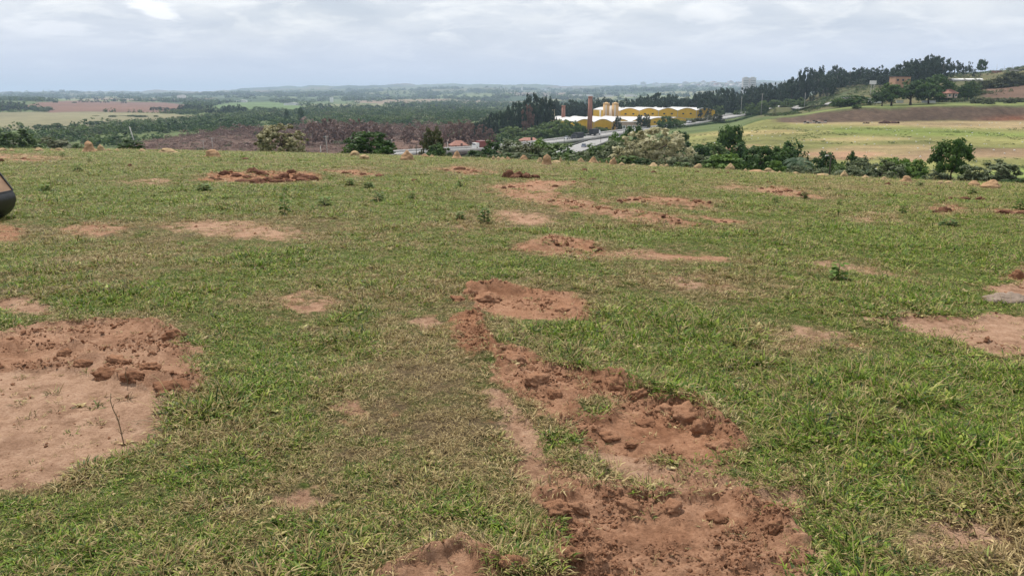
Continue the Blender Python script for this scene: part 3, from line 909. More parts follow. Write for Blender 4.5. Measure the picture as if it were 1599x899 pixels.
def land(X, Y):
    """Height of the ground beyond the crest, with the road beds cut in."""
    X = np.asarray(X, float); Y = np.asarray(Y, float)
    sh = X.shape; X = X.ravel(); Y = Y.ravel()
    z = zbase(X, Y)
    b = (Y > 240) & (Y < 680) & (X > -120) & (X < 260)
    if b.any():
        x, y, zz = X[b], Y[b], z[b]
        for P, off in ((ROAD_A, 0.25), (ROAD_B, 0.25)):
            d, zr = path_near(x, y, P)
            px = IW / 2 + x / y * 1274
            br = (px > BRIDGE[0]) & (px < BRIDGE[1]) if P is ROAD_A else np.zeros(x.shape, bool)
            w = sstep(14, 7.5, d) * np.where(br, 0, 1)
            zz = zz * (1 - w) + (zr - off) * w
        z[b] = zz
    return z.reshape(sh)


def lz(X, Y): return float(land(np.array([X]), np.array([Y]))[0])


G_VAL = (0.085, 0.110, 0.040)
ZONES = [  # name, px outline, Y range, base colour, patchiness
    ('crop_field', [(-300, 177), (150, 174.5), (270, 178), (335, 183), (300, 187), (230, 190), (130, 197), (60, 203), (-300, 205)], (300, 1800), (0.165, 0.150, 0.085), .16, 'beige stubble field across the valley floor'),
    ('ploughed_field', [(40, 166), (60, 160), (120, 157), (180, 158.5), (255, 160), (292, 164), (286, 170), (270, 177), (150, 174.5), (80, 176)], (900, 2400), (0.145, 0.082, 0.060), .16, 'reddish brown ploughed field on the far slope'),
    ('meadow', [(330, 166), (360, 161), (420, 159), (478, 167), (472, 172), (385, 175), (335, 172)], (900, 2600), (0.095, 0.140, 0.050), .2, 'bright green meadow in the valley beyond the dark trees'),
    ('scrub_ground', [(150, 246), (215, 222), (310, 209), (440, 199), (520, 196), (760, 197), (790, 250)], (240, 900), (0.115, 0.070, 0.052), .3, 'brown dry scrub ground behind the crest'),
]
PAINT = [  # colour laid on the pasture and the slope: outline, colour
    ([(1050, 200), (1200, 180), (1640, 186), (1640, 300), (1050, 262)], (0.158, 0.156, 0.054)),
    ([(1230, 191), (1380, 189), (1640, 188), (1640, 204), (1400, 197), (1230, 194)], (0.245, 0.185, 0.098)),
    ([(1085, 212), (1130, 205), (1230, 203), (1260, 208), (1150, 212)], (0.27, 0.215, 0.095)),
    ([(1060, 205), (1100, 198), (1180, 196), (1160, 202)], (0.20, 0.19, 0.070)),
    ([(1250, 218), (1340, 214), (1420, 217), (1330, 222)], (0.31, 0.25, 0.115)),
    ([(1100, 226), (1180, 226), (1250, 236), (1320, 228), (1480, 226), (1480, 234), (1400, 242), (1300, 250), (1230, 258), (1120, 250)], (0.235, 0.180, 0.090)),
    ([(1110, 232), (1160, 232), (1160, 246), (1120, 246)], (0.25, 0.145, 0.095)),
    ([(1380, 243), (1500, 234), (1640, 232), (1640, 246), (1500, 246), (1420, 252)], (0.225, 0.155, 0.090)),
    ([(1260, 240), (1330, 236), (1380, 240), (1320, 248)], (0.31, 0.190, 0.115)),
    ([(1300, 200), (1480, 202), (1640, 208), (1640, 216), (1460, 212), (1300, 208)], (0.125, 0.152, 0.038)),
    ([(1440, 219), (1640, 216), (1640, 226), (1500, 226)], (0.210, 0.200, 0.070)),
    ([(1480, 275), (1640, 258), (1640, 285), (1560, 285)], (0.14, 0.175, 0.048)),
]


def terrain_material(name, rough_scale=1.0, tall=0.5):
    n = NT(name)
    P = n.pos(); c = n.attr('col').outputs['Color']
    f1 = n.noise(0.05 * rough_scale, 6, 0.62, P); f2 = n.noise(0.6 * rough_scale, 6, 0.65, P); f3 = n.noise(5.0 * rough_scale, 4, 0.7, P)
    k = n.math('ADD', n.math('MULTIPLY', f1, 0.5), n.math('ADD', n.math('MULTIPLY', f2, 0.6), n.math('MULTIPLY', f3, 0.35)))
    v = n.ramp(k, [(0.45, 0.36), (0.72, 1.0), (1.0, 1.75)])
    col = n.mix(c, v, 1.0, 'MULTIPLY')
    return n.surface(col, 0.95, n.bump(f2, tall, 0.5), 0.08)


MAT_LAND = terrain_material('open land')


def build_land():
    th = np.concatenate([np.linspace(-math.pi, R(-37), 40)[:-1], np.linspace(R(-37), R(37), 640), np.linspace(R(37), math.pi, 40)[1:]])
    rr = np.unique(np.round(np.concatenate([np.exp(np.linspace(math.log(66), math.log(14000), 330)), np.linspace(100, 420, 110), np.linspace(328, 360, 20)]), 2))
    T, RR = np.meshgrid(th, rr)
    X, Y = (RR * np.sin(T)).ravel(), (RR * np.cos(T)).ravel()
    z = land(X, Y)
    near = RR.ravel() < 80
    z = z - near * 0.25
    px, py = pix_of(X, Y, z)
    wx = px + 9 * fbm(X / 30, Y / 30, 4, 201); wy = py + 1.6 * fbm(X / 35 + 4, Y / 35, 4, 203)
    front = Y > 50
    col = np.tile(np.array(G_VAL), (len(X), 1))
    big = fbm(X / 220, Y / 220, 5, 207); mid = fbm(X / 60, Y / 90, 4, 209)
    # far country: woods, meadows, tilled land
    far = sstep(1500, 2300, Y)[:, None]
    pal = np.array([(0.040, 0.062, 0.026), (0.085, 0.115, 0.045), (0.130, 0.155, 0.062), (0.17, 0.165, 0.085), (0.19, 0.14, 0.095)])
    f1, f2, cid = cells(X / 420 + .25 * big, Y / 620 + .25 * mid, 211)
    t = np.clip(cid * 4.6 + .5 * mid, 0, 4.99)
    fc = pal[t.astype(int)] * (1 - .35 * sstep(3500, 5500, Y))[:, None]
    col = col * (1 - far) + fc * far
    zt = (sstep(205, 214, py) * sstep(420, 330, px) * (Y > 240) * (Y < 700))[:, None]
    # slope and terrace on the right
    s = X / np.maximum(Y, 1)
    hs = (s > s_of(1170, 180)) & (Y > 300) & front
    hc = np.array((0.085, 0.085, 0.038)) + np.clip(mid + .6 * big, -.6, .6)[:, None] * np.array((0.075, 0.038, 0.022))
    hw = (sstep(s_of(1150, 180), s_of(1200, 180), s) * sstep(380, 420, Y) * sstep(1600, 1300, Y))[:, None]
    col = col * (1 - hw) + hc * hw
    zid = np.zeros(len(X), int)
    for i, (nm, poly, (y0, y1), c, pat, lab) in enumerate(ZONES):
        a = np.array(poly, float)
        b = (Y > y0) & (Y < y1) & (px > a[:, 0].min() - 20) & (px < a[:, 0].max() + 20)
        d = seg_dist(wx[b], wy[b] * 4, [(p, q * 4) for p, q in poly], True)
        m = np.zeros(len(X)); m[b] = sstep(3, -3, d)
        cc = np.array(c) * (1 + pat * 2.0 * big + pat * mid)[:, None]
        col = col * (1 - m[:, None]) + cc * m[:, None]
        zid[m > 0.5] = i + 1
    sel = (Y > 90) & (Y < 345) & (px > 1000) & front
    streak = fbm(X / 45 + 2, Y / 9, 4, 223)
    for poly, c in PAINT:
        m = np.zeros(len(X))
        d = seg_dist(wx[sel], wy[sel] * 3, [(p, q * 3) for p, q in poly], True)
        m[sel] = sstep(9, -9, d + 14 * big[sel] + 12 * streak[sel])
        cc = np.array(c) * (1 + .35 * mid + .2 * big + .45 * streak)[:, None]
        col = col * (1 - m[:, None]) + cc * m[:, None]
    zid[(Y > 120) & (Y < 334) & (px > 1062) & front] = 5
    # cut bank: bare brown earth with red streaks
    Yw = Y + 4 * fbm(X / 14, Y / 40, 4, 219)
    bank = sstep(330, 336, Yw) * sstep(354, 348, Yw) * sstep(s_of(1195, 185), s_of(1225, 185), s)
    bc = np.array((0.082, 0.056, 0.040)) * (1 + .6 * mid + .5 * fbm(X / 6, Y / 2, 4, 215))[:, None]
    redb = sstep(s_of(1500, 185), s_of(1590, 185), s) * sstep(343, 336, Y)
    bc = bc + redb[:, None] * np.array((0.075, 0.016, 0.004))
    col = col * (1 - bank[:, None]) + bc * bank[:, None]
    zid[(bank > .5)] = 6
    # second cut, higher up at the right
    b2 = sstep(392, 402, Yw) * sstep(520, 500, Yw) * sstep(s_of(1520, 150), s_of(1545, 150), s)
    col = col * (1 - b2[:, None]) + np.array((0.120, 0.075, 0.052)) * (1 + .4 * mid)[:, None] * b2[:, None]
    ter = sstep(352, 355, Y) * sstep(382, 376, Y) * sstep(s_of(1195, 170), s_of(1225, 170), s)
    col = col * (1 - ter[:, None]) + np.array((0.145, 0.165, 0.055)) * (1 + .3 * mid)[:, None] * ter[:, None]
    zid[hs & (Y > 352) & (Y < 1300)] = 7
    zid[(Y >= 2000) & (zid == 0)] = 8
    zid[~front] = 0
    nc, nr = len(th), len(rr)
    i = np.arange(nr - 1)[:, None] * nc + np.arange(nc - 1)[None, :]
    Fq = np.stack([i, i + 1, i + nc + 1, i + nc], -1).reshape(-1, 4)[:, ::-1]
    V = np.stack([X, Y, z], 1)
    fz = np.sort(zid[Fq], 1)[:, 2]
    me = mesh_np('land', V, Fq)
    nrm = np.zeros(len(V) * 3, np.float32); me.vertex_normals.foreach_get('vector', nrm); nrm = nrm.reshape(-1, 3)
    bpy.data.meshes.remove(me)
    names = {0: ('valley_floor', 'valley floor beyond the field'), 5: ('pasture', 'green and tan pasture on the slope opposite'), 6: ('earth_bank', 'bare brown cut bank above the pasture'),
             7: ('hillside', 'grassy hillside above the cut bank'), 8: ('far_hills', 'far wooded hills fading to blue')}
    for k, zn in enumerate(ZONES): names[k + 1] = (zn[0], zn[5])
    for k, (nm, lab) in names.items():
        f = Fq[fz == k]
        if not len(f): continue
        u, inv = np.unique(f, return_inverse=True)
        m = mesh_np(nm, V[u], inv.reshape(-1, 4), True, dict(col=np.clip(col[u], .01, .8)), [MAT_LAND])
        m.normals_split_custom_set_from_vertices(nrm[u])
        tag(link(nm, m), lab, None, None, 'structure')


build_land()

# ------------------------------------------------------------------ the road
MAT_ROAD = plain('worn asphalt', (0.25, 0.242, 0.235), 0.9, .18, 0.25)
MAT_LINE = plain('road paint', (0.75, 0.75, 0.72), 0.7, .1, 1.0)
MAT_CONC = plain('concrete', (0.46, 0.44, 0.41), 0.9, .15, 0.6)
MAT_RUST = plain('dark steel rail', (0.12, 0.11, 0.10), 0.6, .2, 0.6)


def ribbon(name, P, offs, dz, mat, kind='structure', label=None, sel=None):
    """A sheet along a path: offs are the sideways offsets of its edges."""
    if sel is not None: P = P[sel]
    d = np.gradient(P[:, :2], axis=0); d /= np.hypot(d[:, 0], d[:, 1])[:, None]
    nrm = np.stack([d[:, 1], -d[:, 0]], 1)
    rows = [np.concatenate([P[:, :2] + nrm * o, P[:, 2:3] + dz], 1) for o in offs]
    V = np.concatenate(rows); n = len(P); Fs = []
    for k in range(len(offs) - 1):
        i = np.arange(n - 1) + k * n
        Fs.append(np.stack([i, i + 1, i + n + 1, i + n], 1)[:, ::-1])
    return tag(link(name, mesh_np(name, V, Fs, True, None, [mat])), label, None, None, kind)


def wall_along(P, off, w, h, z0):
    d = np.gradient(P[:, :2], axis=0); d /= np.hypot(d[:, 0], d[:, 1])[:, None]
    nrm = np.stack([d[:, 1], -d[:, 0]], 1)
    prof = [(off - w / 2, z0), (off - w / 3, z0 + h), (off + w / 3, z0 + h), (off + w / 2, z0)]
    V = np.concatenate([np.concatenate([P[:, :2] + nrm * o, P[:, 2:3] + z], 1) for o, z in prof]); n = len(P)
    Fs = []
    for k in range(4):
        i = np.arange(n - 1) + k * n; j = np.arange(n - 1) + ((k + 1) % 4) * n
        Fs.append(np.stack([i, i + 1, j + 1, j], 1))
    ends = np.array([[0, n, 2 * n, 3 * n], [n - 1, 4 * n - 1, 3 * n - 1, 2 * n - 1]])
    Fs.append(ends)
    return V, Fs


ribbon('highway', ROAD_A, (-5.5, 0, 5.5), 0.0, MAT_ROAD, label='grey highway crossing the valley')
ribbon('slip_road', ROAD_B, (-5.2, 0, 5.2), 0.03, MAT_ROAD, label='wide grey slip road joining the highway')
for P, o, nm in ((ROAD_A, -4.9, 'road_line'), (ROAD_A, 4.9, 'road_line'), (ROAD_B, -4.6, 'road_line'), (ROAD_B, 4.6, 'road_line')):
    ribbon(nm, P, (o - .12, o + .12), 0.06, MAT_LINE)
for P, o in ((ROAD_A, -0.1), (ROAD_B, 0.0)):
    for k in range(2, len(P) - 3, 3):
        pass
_far = np.arange(0, 112)
for off, lab in ((-6.1, 'pale concrete barrier along the far side of the highway'), (6.1, 'pale concrete barrier along the near side of the highway')):
    V, Fs = wall_along(ROAD_A, off, .5, 1.25, -.4)
    tag(link('concrete_barrier', mesh_np('concrete_barrier', V, Fs, False, None, [MAT_CONC])), lab, 'barrier', 'barriers along the highway')
V, Fs = wall_along(ROAD_B, 5.9, .25, .75, -.1)
tag(link('guard_rail', mesh_np('guard_rail', V, Fs, False, None, [MAT_RUST])), 'dark guard rail along the outer edge of the slip road', 'guard rail')
V, Fs = wall_along(ROAD_B[:58], -5.9, .25, .75, -.1)
tag(link('guard_rail', mesh_np('guard_rail', V, Fs, False, None, [MAT_RUST])), 'dark guard rail between the slip road and the highway', 'guard rail')

# ------------------------------------------------------------------ trees and shrubs
def foliage(name, cols, trans=0.34, brown=None):
    n = NT(name)
    t = n.attr('tone').outputs['Fac']; rnd = n.n('ShaderNodeObjectInfo').outputs['Random']
    k = n.math('ADD', n.math('MULTIPLY', t, 0.75), n.math('MULTIPLY', rnd, 0.25))
    st = [(0.08 + 0.84 * i / (len(cols) - 1), c) for i, c in enumerate(cols)]
    return n.leaf(n.ramp(k, st), trans, 0.6)


FM = {
    'dark': foliage('dark leaves', [(0.018, 0.044, 0.009), (0.044, 0.094, 0.018), (0.090, 0.155, 0.032)]),
    'mid': foliage('green leaves', [(0.036, 0.066, 0.014), (0.085, 0.138, 0.030), (0.160, 0.220, 0.056)]),
    'bright': foliage('bright green leaves', [(0.040, 0.085, 0.012), (0.095, 0.170, 0.025), (0.170, 0.250, 0.045)]),
    'grey': foliage('grey green leaves', [(0.055, 0.075, 0.034), (0.120, 0.148, 0.070), (0.205, 0.230, 0.125)]),
    'olive': foliage('olive leaves', [(0.035, 0.045, 0.014), (0.075, 0.085, 0.028), (0.120, 0.125, 0.050)]),
    'flower': foliage('leaves and pale blossom', [(0.055, 0.068, 0.022), (0.14, 0.14, 0.055), (0.36, 0.33, 0.18), (0.50, 0.46, 0.28), (0.58, 0.54, 0.36)]),
    'euca': foliage('eucalyptus leaves', [(0.014, 0.029, 0.016), (0.028, 0.050, 0.026), (0.052, 0.080, 0.042)]),
    'pine': foliage('pine needles', [(0.007, 0.020, 0.011), (0.015, 0.034, 0.016), (0.030, 0.054, 0.024)]),
    'brown': foliage('dry twigs', [(0.100, 0.052, 0.037), (0.165, 0.092, 0.067), (0.245, 0.152, 0.112)], .15),
    'palm': foliage('palm leaves', [(0.025, 0.055, 0.025), (0.055, 0.095, 0.045), (0.12, 0.165, 0.09)]),
}


def bark(name, c):
    n = NT(name); f = n.noise(14, 6, .65, n.obj())
    return n.surface(n.ramp(f, [(.3, tuple(v * .6 for v in c)), (.7, c)]), .95, n.bump(f, .6, .05), .1)


BARK = bark('dark bark', (0.095, 0.070, 0.052)); BARKP = bark('pale bark', (0.30, 0.255, 0.21)); BARKB = bark('grey brown bark', (0.16, 0.115, 0.095))


def leaf_cloud(rng, centers, crad, per, leaf, outc, mat, name, elong=1.0, flat=0.0, tone_of=None, up=0.0):
    n = len(centers); m = n * per
    C = np.repeat(centers, per, 0); cr = np.repeat(crad, per)[:, None]
    d = rng.normal(size=(m, 3)); d /= np.linalg.norm(d, axis=1)[:, None]
    p = C + d * cr * (rng.uniform(.25, 1, (m, 1)) ** .6) * np.array([1, 1, .8])
    out = p - outc; out /= np.maximum(np.linalg.norm(out, axis=1)[:, None], 1e-6)
    nn = out * .6 + d * .5 + rng.normal(size=(m, 3)) * .5 + np.array([0, 0, up]); nn /= np.linalg.norm(nn, axis=1)[:, None]
    a = np.cross(nn, rng.normal(size=(m, 3))); a /= np.linalg.norm(a, axis=1)[:, None]
    b = np.cross(nn, a)
    s = leaf * rng.uniform(.55, 1.3, (m, 1))
    a = a * s * elong; b = b * s
    V = np.stack([p - a, p - b * .75 + a * .1, p + a, p + b * .75 + a * .1], 1).reshape(-1, 3)
    Fq = np.arange(m * 4).reshape(-1, 4)
    ct = np.repeat(rng.uniform(size=n), per) if tone_of is None else np.repeat(tone_of, per)
    tone = np.clip(.55 * ct + .45 * rng.uniform(size=m), 0, 1)
    return mesh_np(name, V, Fq, False, dict(tone=np.repeat(tone, 4)), [mat])


def crown_centers(rng, n, prof, zb, fill=.5):
    t = rng.uniform(0, 1, n * 4); r = prof(t); k = rng.uniform(size=n * 4) < (r / r.max()) ** 1.2
    t, r = t[k][:n], r[k][:n]
    a = rng.uniform(0, 2 * math.pi, len(t)); f = rng.uniform(fill, 1, len(t)) ** .5
    lob = 1 + .22 * np.sin(a * 3 + rng.uniform(0, 6)) + .15 * np.sin(a * 5 + rng.uniform(0, 6))
    return np.stack([r * f * lob * np.cos(a), r * f * lob * np.sin(a), zb + (1 - zb) * t], 1)


def trunk_mesh(rng, kind, zb, mat, r0=.035, lean=.03, limbs=4, reach=.28, top=.75, name='trunk'):
    mb = MB()
    tipx, tipy = rng.normal(0, lean, 2)
    pts = [(0, 0, -.03)]
    for k in range(1, 6):
        t = k / 5
        pts.append((tipx * t + rng.normal(0, lean * .3), tipy * t + rng.normal(0, lean * .3), top * t))
    mb.tube(pts, [r0 * (1.25 if k == 0 else 1 - .75 * k / 5) for k in range(6)], 7)
    for i in range(limbs):
        t = rng.uniform(max(zb * .75, .12), top * .85); a = i * 2.4 + rng.uniform(0, 1)
        x0, y0 = tipx * t / top, tipy * t / top
        L = reach * rng.uniform(.6, 1)
        p1 = (x0 + math.cos(a) * L * .5, y0 + math.sin(a) * L * .5, t + .07)
        p2 = (x0 + math.cos(a) * L, y0 + math.sin(a) * L, min(t + .2, .92))
        mb.tube([(x0, y0, t - .02), p1, p2], [r0 * .5, r0 * .35, r0 * .12], 5)
    return mb.mesh(name, mat, True)


def make_kind(kind, seed):
    rng = np.random.default_rng(seed)
    if kind in ('round', 'roundb', 'roundm', 'roundo'):
        zb = .12
        prof = lambda t: .5 * np.sqrt(np.clip(1 - (1.25 * t - .32) ** 2 * 1.08, 0.02, 1))
        c = crown_centers(rng, 110, prof, zb, .25); c[:, 2] -= .04
        mat = FM[{'round': 'dark', 'roundb': 'bright', 'roundm': 'mid', 'roundo': 'olive'}[kind]]
        return trunk_mesh(rng, kind, .2, BARK, .03), leaf_cloud(rng, c, rng.uniform(.07, .12, len(c)), 42, .028, np.array([0, 0, .5]), mat, 'crown', 1.3)
    if kind == 'standard':
        zb = .40
        prof = lambda t: .5 * np.sqrt(np.clip(1 - (1.5 * t - .55) ** 2, 0.05, 1))
        c = crown_centers(rng, 90, prof, zb, .25)
        return trunk_mesh(rng, kind, .42, BARK, .025, .02, 6, .33, .8), leaf_cloud(rng, c, rng.uniform(.07, .13, len(c)), 44, .028, np.array([0, 0, .65]), FM['dark'], 'crown', 1.4)
    if kind == 'umbrella':
        zb = .34
        prof = lambda t: .5 * np.clip(1.05 - t ** 2.2 * .75, .05, 1)
        c = crown_centers(rng, 110, prof, zb, .1)
        return trunk_mesh(rng, kind, .3, BARK, .035, .03, 7, .42, .7), leaf_cloud(rng, c, rng.uniform(.07, .12, len(c)), 36, .030, np.array([0, 0, .4]), FM['dark'], 'crown', 1.2, up=.4)
    if kind in ('shrub', 'shrubb', 'shrubg', 'shrubd', 'shrubo'):
        prof = lambda t: .5 * np.sqrt(np.clip(1 - t ** 2 * .92, 0.04, 1))
        c = crown_centers(rng, 85, prof, .02, .2)
        mat = FM[{'shrub': 'mid', 'shrubb': 'bright', 'shrubg': 'grey', 'shrubd': 'dark', 'shrubo': 'olive'}[kind]]
        return trunk_mesh(rng, kind, .1, BARK, .02, .05, 5, .3, .6, 'stem'), leaf_cloud(rng, c, rng.uniform(.08, .14, len(c)), 40, .032, np.array([0, 0, .2]), mat, 'foliage', 1.5, up=.2)
    if kind == 'willow':
        prof = lambda t: .5 * np.sqrt(np.clip(1 - (1.2 * t - .2) ** 2, 0.05, 1))
        c = crown_centers(rng, 100, prof, .08, .25)
        return trunk_mesh(rng, kind, .1, BARKB, .022, .08, 7, .36, .7, 'stem'), leaf_cloud(rng, c, rng.uniform(.06, .11, len(c)), 36, .026, np.array([0, 0, .2]), FM['grey'], 'foliage', 2.4, up=.2)
    if kind == 'flower':
        prof = lambda t: .5 * np.sqrt(np.clip(1 - (1.2 * t - .28) ** 2, 0.05, 1))
        c = crown_centers(rng, 150, prof, .10, .35)
        tone = np.clip(rng.uniform(.15, .75, len(c)) + .35 * (rng.uniform(size=len(c)) < .5), 0, 1)
        return trunk_mesh(rng, kind, .12, BARKB, .03, .06, 8, .36, .7), leaf_cloud(rng, c, rng.uniform(.05, .095, len(c)), 36, .027, np.array([0, 0, .4]), FM['flower'], 'crown', 1.2, tone_of=tone, up=.3)
    if kind == 'euca':
        zb = rng.uniform(.28, .42)
        prof = lambda t: .5 * np.sqrt(np.clip(1 - (1.5 * t - .62) ** 2, .12, 1))
        c = crown_centers(rng, 40, prof, zb, .2)
        return trunk_mesh(rng, kind, .5, BARKP, .014, .03, 6, .3, .95), leaf_cloud(rng, c, rng.uniform(.07, .12, len(c)) * .9, 28, .032, np.array([0, 0, .6]), FM['euca'], 'crown', 1.5)
    if kind == 'wood':
        zb = .10
        prof = lambda t: .5 * np.sqrt(np.clip(1 - (1.35 * t - .42) ** 2, .10, 1))
        c = crown_centers(rng, 60, prof, zb, .2)
        return trunk_mesh(rng, kind, .3, BARKB, .016, .03, 5, .25, .9), leaf_cloud(rng, c, rng.uniform(.08, .14, len(c)), 26, .036, np.array([0, 0, .5]), FM['euca'], 'crown', 1.4)
    if kind == 'pine':
        zb = .10
        prof = lambda t: .5 * np.clip(1.02 - t, .04, 1) ** .75
        c = crown_centers(rng, 40, prof, zb, .5)
        return trunk_mesh(rng, kind, .3, BARKB, .016, .01, 5, .22, .95), leaf_cloud(rng, c, rng.uniform(.05, .09, len(c)), 24, .030, np.array([0, 0, .2]), FM['pine'], 'crown', 1.6)
    if kind == 'dry':
        prof = lambda t: .5 * np.sqrt(np.clip(1 - (1.2 * t - .2) ** 2, 0.05, 1))
        c = crown_centers(rng, 60, prof, .08, .3)
        tr = trunk_mesh(rng, kind, .1, BARKB, .022, .06, 9, .4, .8)
        return tr, leaf_cloud(rng, c, rng.uniform(.05, .10, len(c)), 24, .026, np.array([0, 0, .2]), FM['brown'], 'crown', 2.2, up=.2)


KINDS, NVAR = {}, {'euca': 8, 'wood': 7, 'pine': 4, 'flower': 2, 'standard': 2, 'umbrella': 3, 'willow': 2, 'dry': 4}


def kind_mesh(kind, rng):
    if kind not in KINDS:
        KINDS[kind] = [make_kind(kind, 1000 + 37 * i + sum(map(ord, kind))) for i in range(NVAR.get(kind, 3))]
    v = KINDS[kind]
    return v[int(rng.integers(0, len(v)))]


TR = np.random.default_rng(77)
NEAR_TREES = []


def tree(kind, px, ytop, wpx, Yd, label, cat='tree', name=None, group=None, sink=0.0, minh=0.4):
    X = s_of(px, ytop + 15) * Yd
    zg = lz(X, Yd) if Yd > 66 else float(field([X], [Yd])[0][0])
    h = max(CAMH - Yd * q_of(ytop) - zg, minh) + sink
    w = wpx / 1274.0 * Yd * (1.22 if kind.startswith('shrub') or kind in ('willow', 'flower', 'round', 'roundm') else 1.0)
    tm, cm = kind_mesh(kind, TR)
    root = thing(name or ('shrub' if cat in ('shrub', 'bush') else 'tree'), label, cat, (X, Yd, zg - sink), TR.uniform(0, 6.28), group, (w, w * TR.uniform(.85, 1.1), h))
    link(tm.name, tm, root); link(cm.name, cm, root)
    return root

# --- the bushes and trees just beyond the crest, one by one: kind, px, top py, width px, distance, label, category, name
BEYOND = [
    ('shrub', 22, 201, 62, 140, 'leafy green tree at the left edge beyond the crest', 'tree', 'tree'),
    ('shrubo', 72, 217, 96, 150, 'wide low olive bush beyond the crest left of the two pointed mounds', 'bush', 'shrub'),
    ('shrubd', 121, 225, 16, 75, 'small dark bush just left of the tall pointed mound', 'bush', 'shrub'),
    ('shrubd', 203, 219, 32, 52, 'small dark leafy bush standing on the crest by a leaning pole', 'bush', 'shrub'),
    ('flower', 434, 195, 60, 74, 'pale blossoming tree with open crown behind the crest', 'tree', 'blossom_tree'),
    ('round', 577, 205, 68, 80, 'dense dark round tree behind the crest left of the highway barrier', 'tree', 'tree'),
    ('roundo', 678, 197, 40, 86, 'upright olive tree in front of the highway bridge', 'tree', 'tree'),
    ('shrubd', 682, 224, 34, 80, 'dark green bush at the foot of the upright olive tree', 'bush', 'shrub'),
    ('shrubd', 741, 236, 34, 95, 'dark low bush right of the pointed mound by the bridge', 'bush', 'shrub'),
    ('shrubd', 766, 222, 40, 110, 'dark green bush at the left end of the roadside thicket', 'bush', 'shrub'),
    ('shrubg', 796, 221, 58, 115, 'broad grey green bush in the roadside thicket', 'bush', 'shrub'),
    ('shrubo', 826, 225, 48, 105, 'olive bush with pale tips in the roadside thicket', 'bush', 'shrub'),
    ('shrubb', 846, 219, 40, 125, 'bright green bush at the top of the roadside thicket', 'bush', 'shrub'),
    ('shrub', 866, 222, 62, 112, 'large green bush at the right end of the roadside thicket', 'bush', 'shrub'),
    ('shrubd', 882, 235, 46, 88, 'dark low bush behind the tallest mound', 'bush', 'shrub'),
    ('shrubg', 816, 239, 50, 80, 'low grey green bush behind the hollow mound', 'bush', 'shrub'),
    ('shrubg', 912, 236, 44, 95, 'grey green scrub below the slip road', 'bush', 'shrub'),
    ('shrub', 938, 222, 52, 118, 'green bush beside the slip road', 'bush', 'shrub'),
    ('shrubg', 958, 221, 56, 100, 'grey green bush left of the big blossoming tree', 'bush', 'shrub'),
    ('roundb', 966, 206, 46, 155, 'bright dark leaved tree above the slip road edge', 'tree', 'tree'),
    ('round', 988, 196, 46, 165, 'dark green tree behind the big blossoming tree', 'tree', 'tree'),
    ('flower', 990, 221, 46, 88, 'small pale blossoming bush left of the big blossoming tree', 'bush', 'blossom_tree'),
    ('flower', 1026, 201, 82, 92, 'big pale yellow blossoming tree above the crest', 'tree', 'blossom_tree'),
    ('shrubd', 1000, 248, 36, 70, 'dark low bush under the big blossoming tree', 'bush', 'shrub'),
    ('round', 1062, 204, 36, 150, 'dark green tree half hidden right of the big blossoming tree', 'tree', 'tree'),
    ('shrubd', 1084, 222, 64, 128, 'dark green bush right of the big blossoming tree', 'bush', 'shrub'),
    ('shrubg', 1058, 246, 46, 75, 'low grey green scrub on the crest under the dark bush', 'bush', 'shrub'),
    ('shrub', 1102, 222, 60, 132, 'green bush left of the small standard tree', 'bush', 'shrub'),
    ('shrubg', 1096, 243, 50, 82, 'low grey bush left of the bright lime bush', 'bush', 'shrub'),
    ('standard', 1140, 200, 43, 138, 'small round tree with a bare trunk before the pasture', 'tree', 'tree'),
    ('shrubb', 1131, 241, 62, 72, 'bright lime green bush on the crest', 'bush', 'shrub'),
    ('shrubd', 1166, 224, 58, 120, 'dark bush right of the small standard tree', 'bush', 'shrub'),
    ('round', 1187, 227, 58, 84, 'very dark dense round tree right of the lime bush', 'tree', 'tree'),
    ('umbrella', 1218, 231, 60, 92, 'grey topped flat crowned tree left of the palm', 'tree', 'tree'),
    ('umbrella', 1236, 223, 58, 108, 'dark flat crowned tree behind the palm', 'tree', 'tree'),
    ('shrubb', 1208, 251, 30, 62, 'small lime green bush before the dark round tree', 'bush', 'shrub'),
    ('shrubg', 1243, 259, 36, 62, 'small pale leaved bush below the palm', 'bush', 'shrub'),
    ('umbrella', 1288, 239, 50, 88, 'dark flat crowned tree behind the dark post', 'tree', 'tree'),
    ('shrubg', 1272, 264, 54, 66, 'low pale scrub left of the dark post', 'bush', 'shrub'),
    ('shrub', 1306, 256, 34, 74, 'green bush just right of the dark post', 'bush', 'shrub'),
    ('shrubd', 1330, 236, 28, 98, 'dark green bush at the foot of the sandy cutting', 'bush', 'shrub'),
    ('shrubg', 1342, 247, 44, 86, 'grey green bush below the sandy cutting', 'bush', 'shrub'),
    ('shrubg', 1332, 261, 36, 66, 'low pale bush right of the small pointed mound', 'bush', 'shrub'),
    ('willow', 1384, 251, 58, 64, 'round grey olive bush on the crest', 'bush', 'shrub'),
    ('roundb', 1402, 244, 70, 90, 'broad dark green tree behind the grey olive bush', 'tree', 'tree'),
    ('shrubb', 1427, 250, 42, 74, 'bright green bush right of the grey olive bush', 'bush', 'shrub'),
    ('shrubg', 1462, 266, 48, 62, 'low pale scrub left of the lone trunked tree', 'bush', 'shrub'),
    ('standard', 1489, 221, 62, 58, 'lone round dark tree with a thin bare trunk on the crest', 'tree', 'tree'),
    ('shrubo', 1520, 272, 44, 60, 'low olive scrub right of the lone trunked tree', 'bush', 'shrub'),
    ('willow', 1552, 250, 68, 55, 'loose grey green bush behind two reddish mounds', 'bush', 'shrub'),
    ('shrubd', 1578, 281, 40, 52, 'small dark bush at the right end of the crest', 'bush', 'shrub'),
    ('shrub', 1602, 278, 40, 56, 'green bush at the right edge on the crest', 'bush', 'shrub'),
]
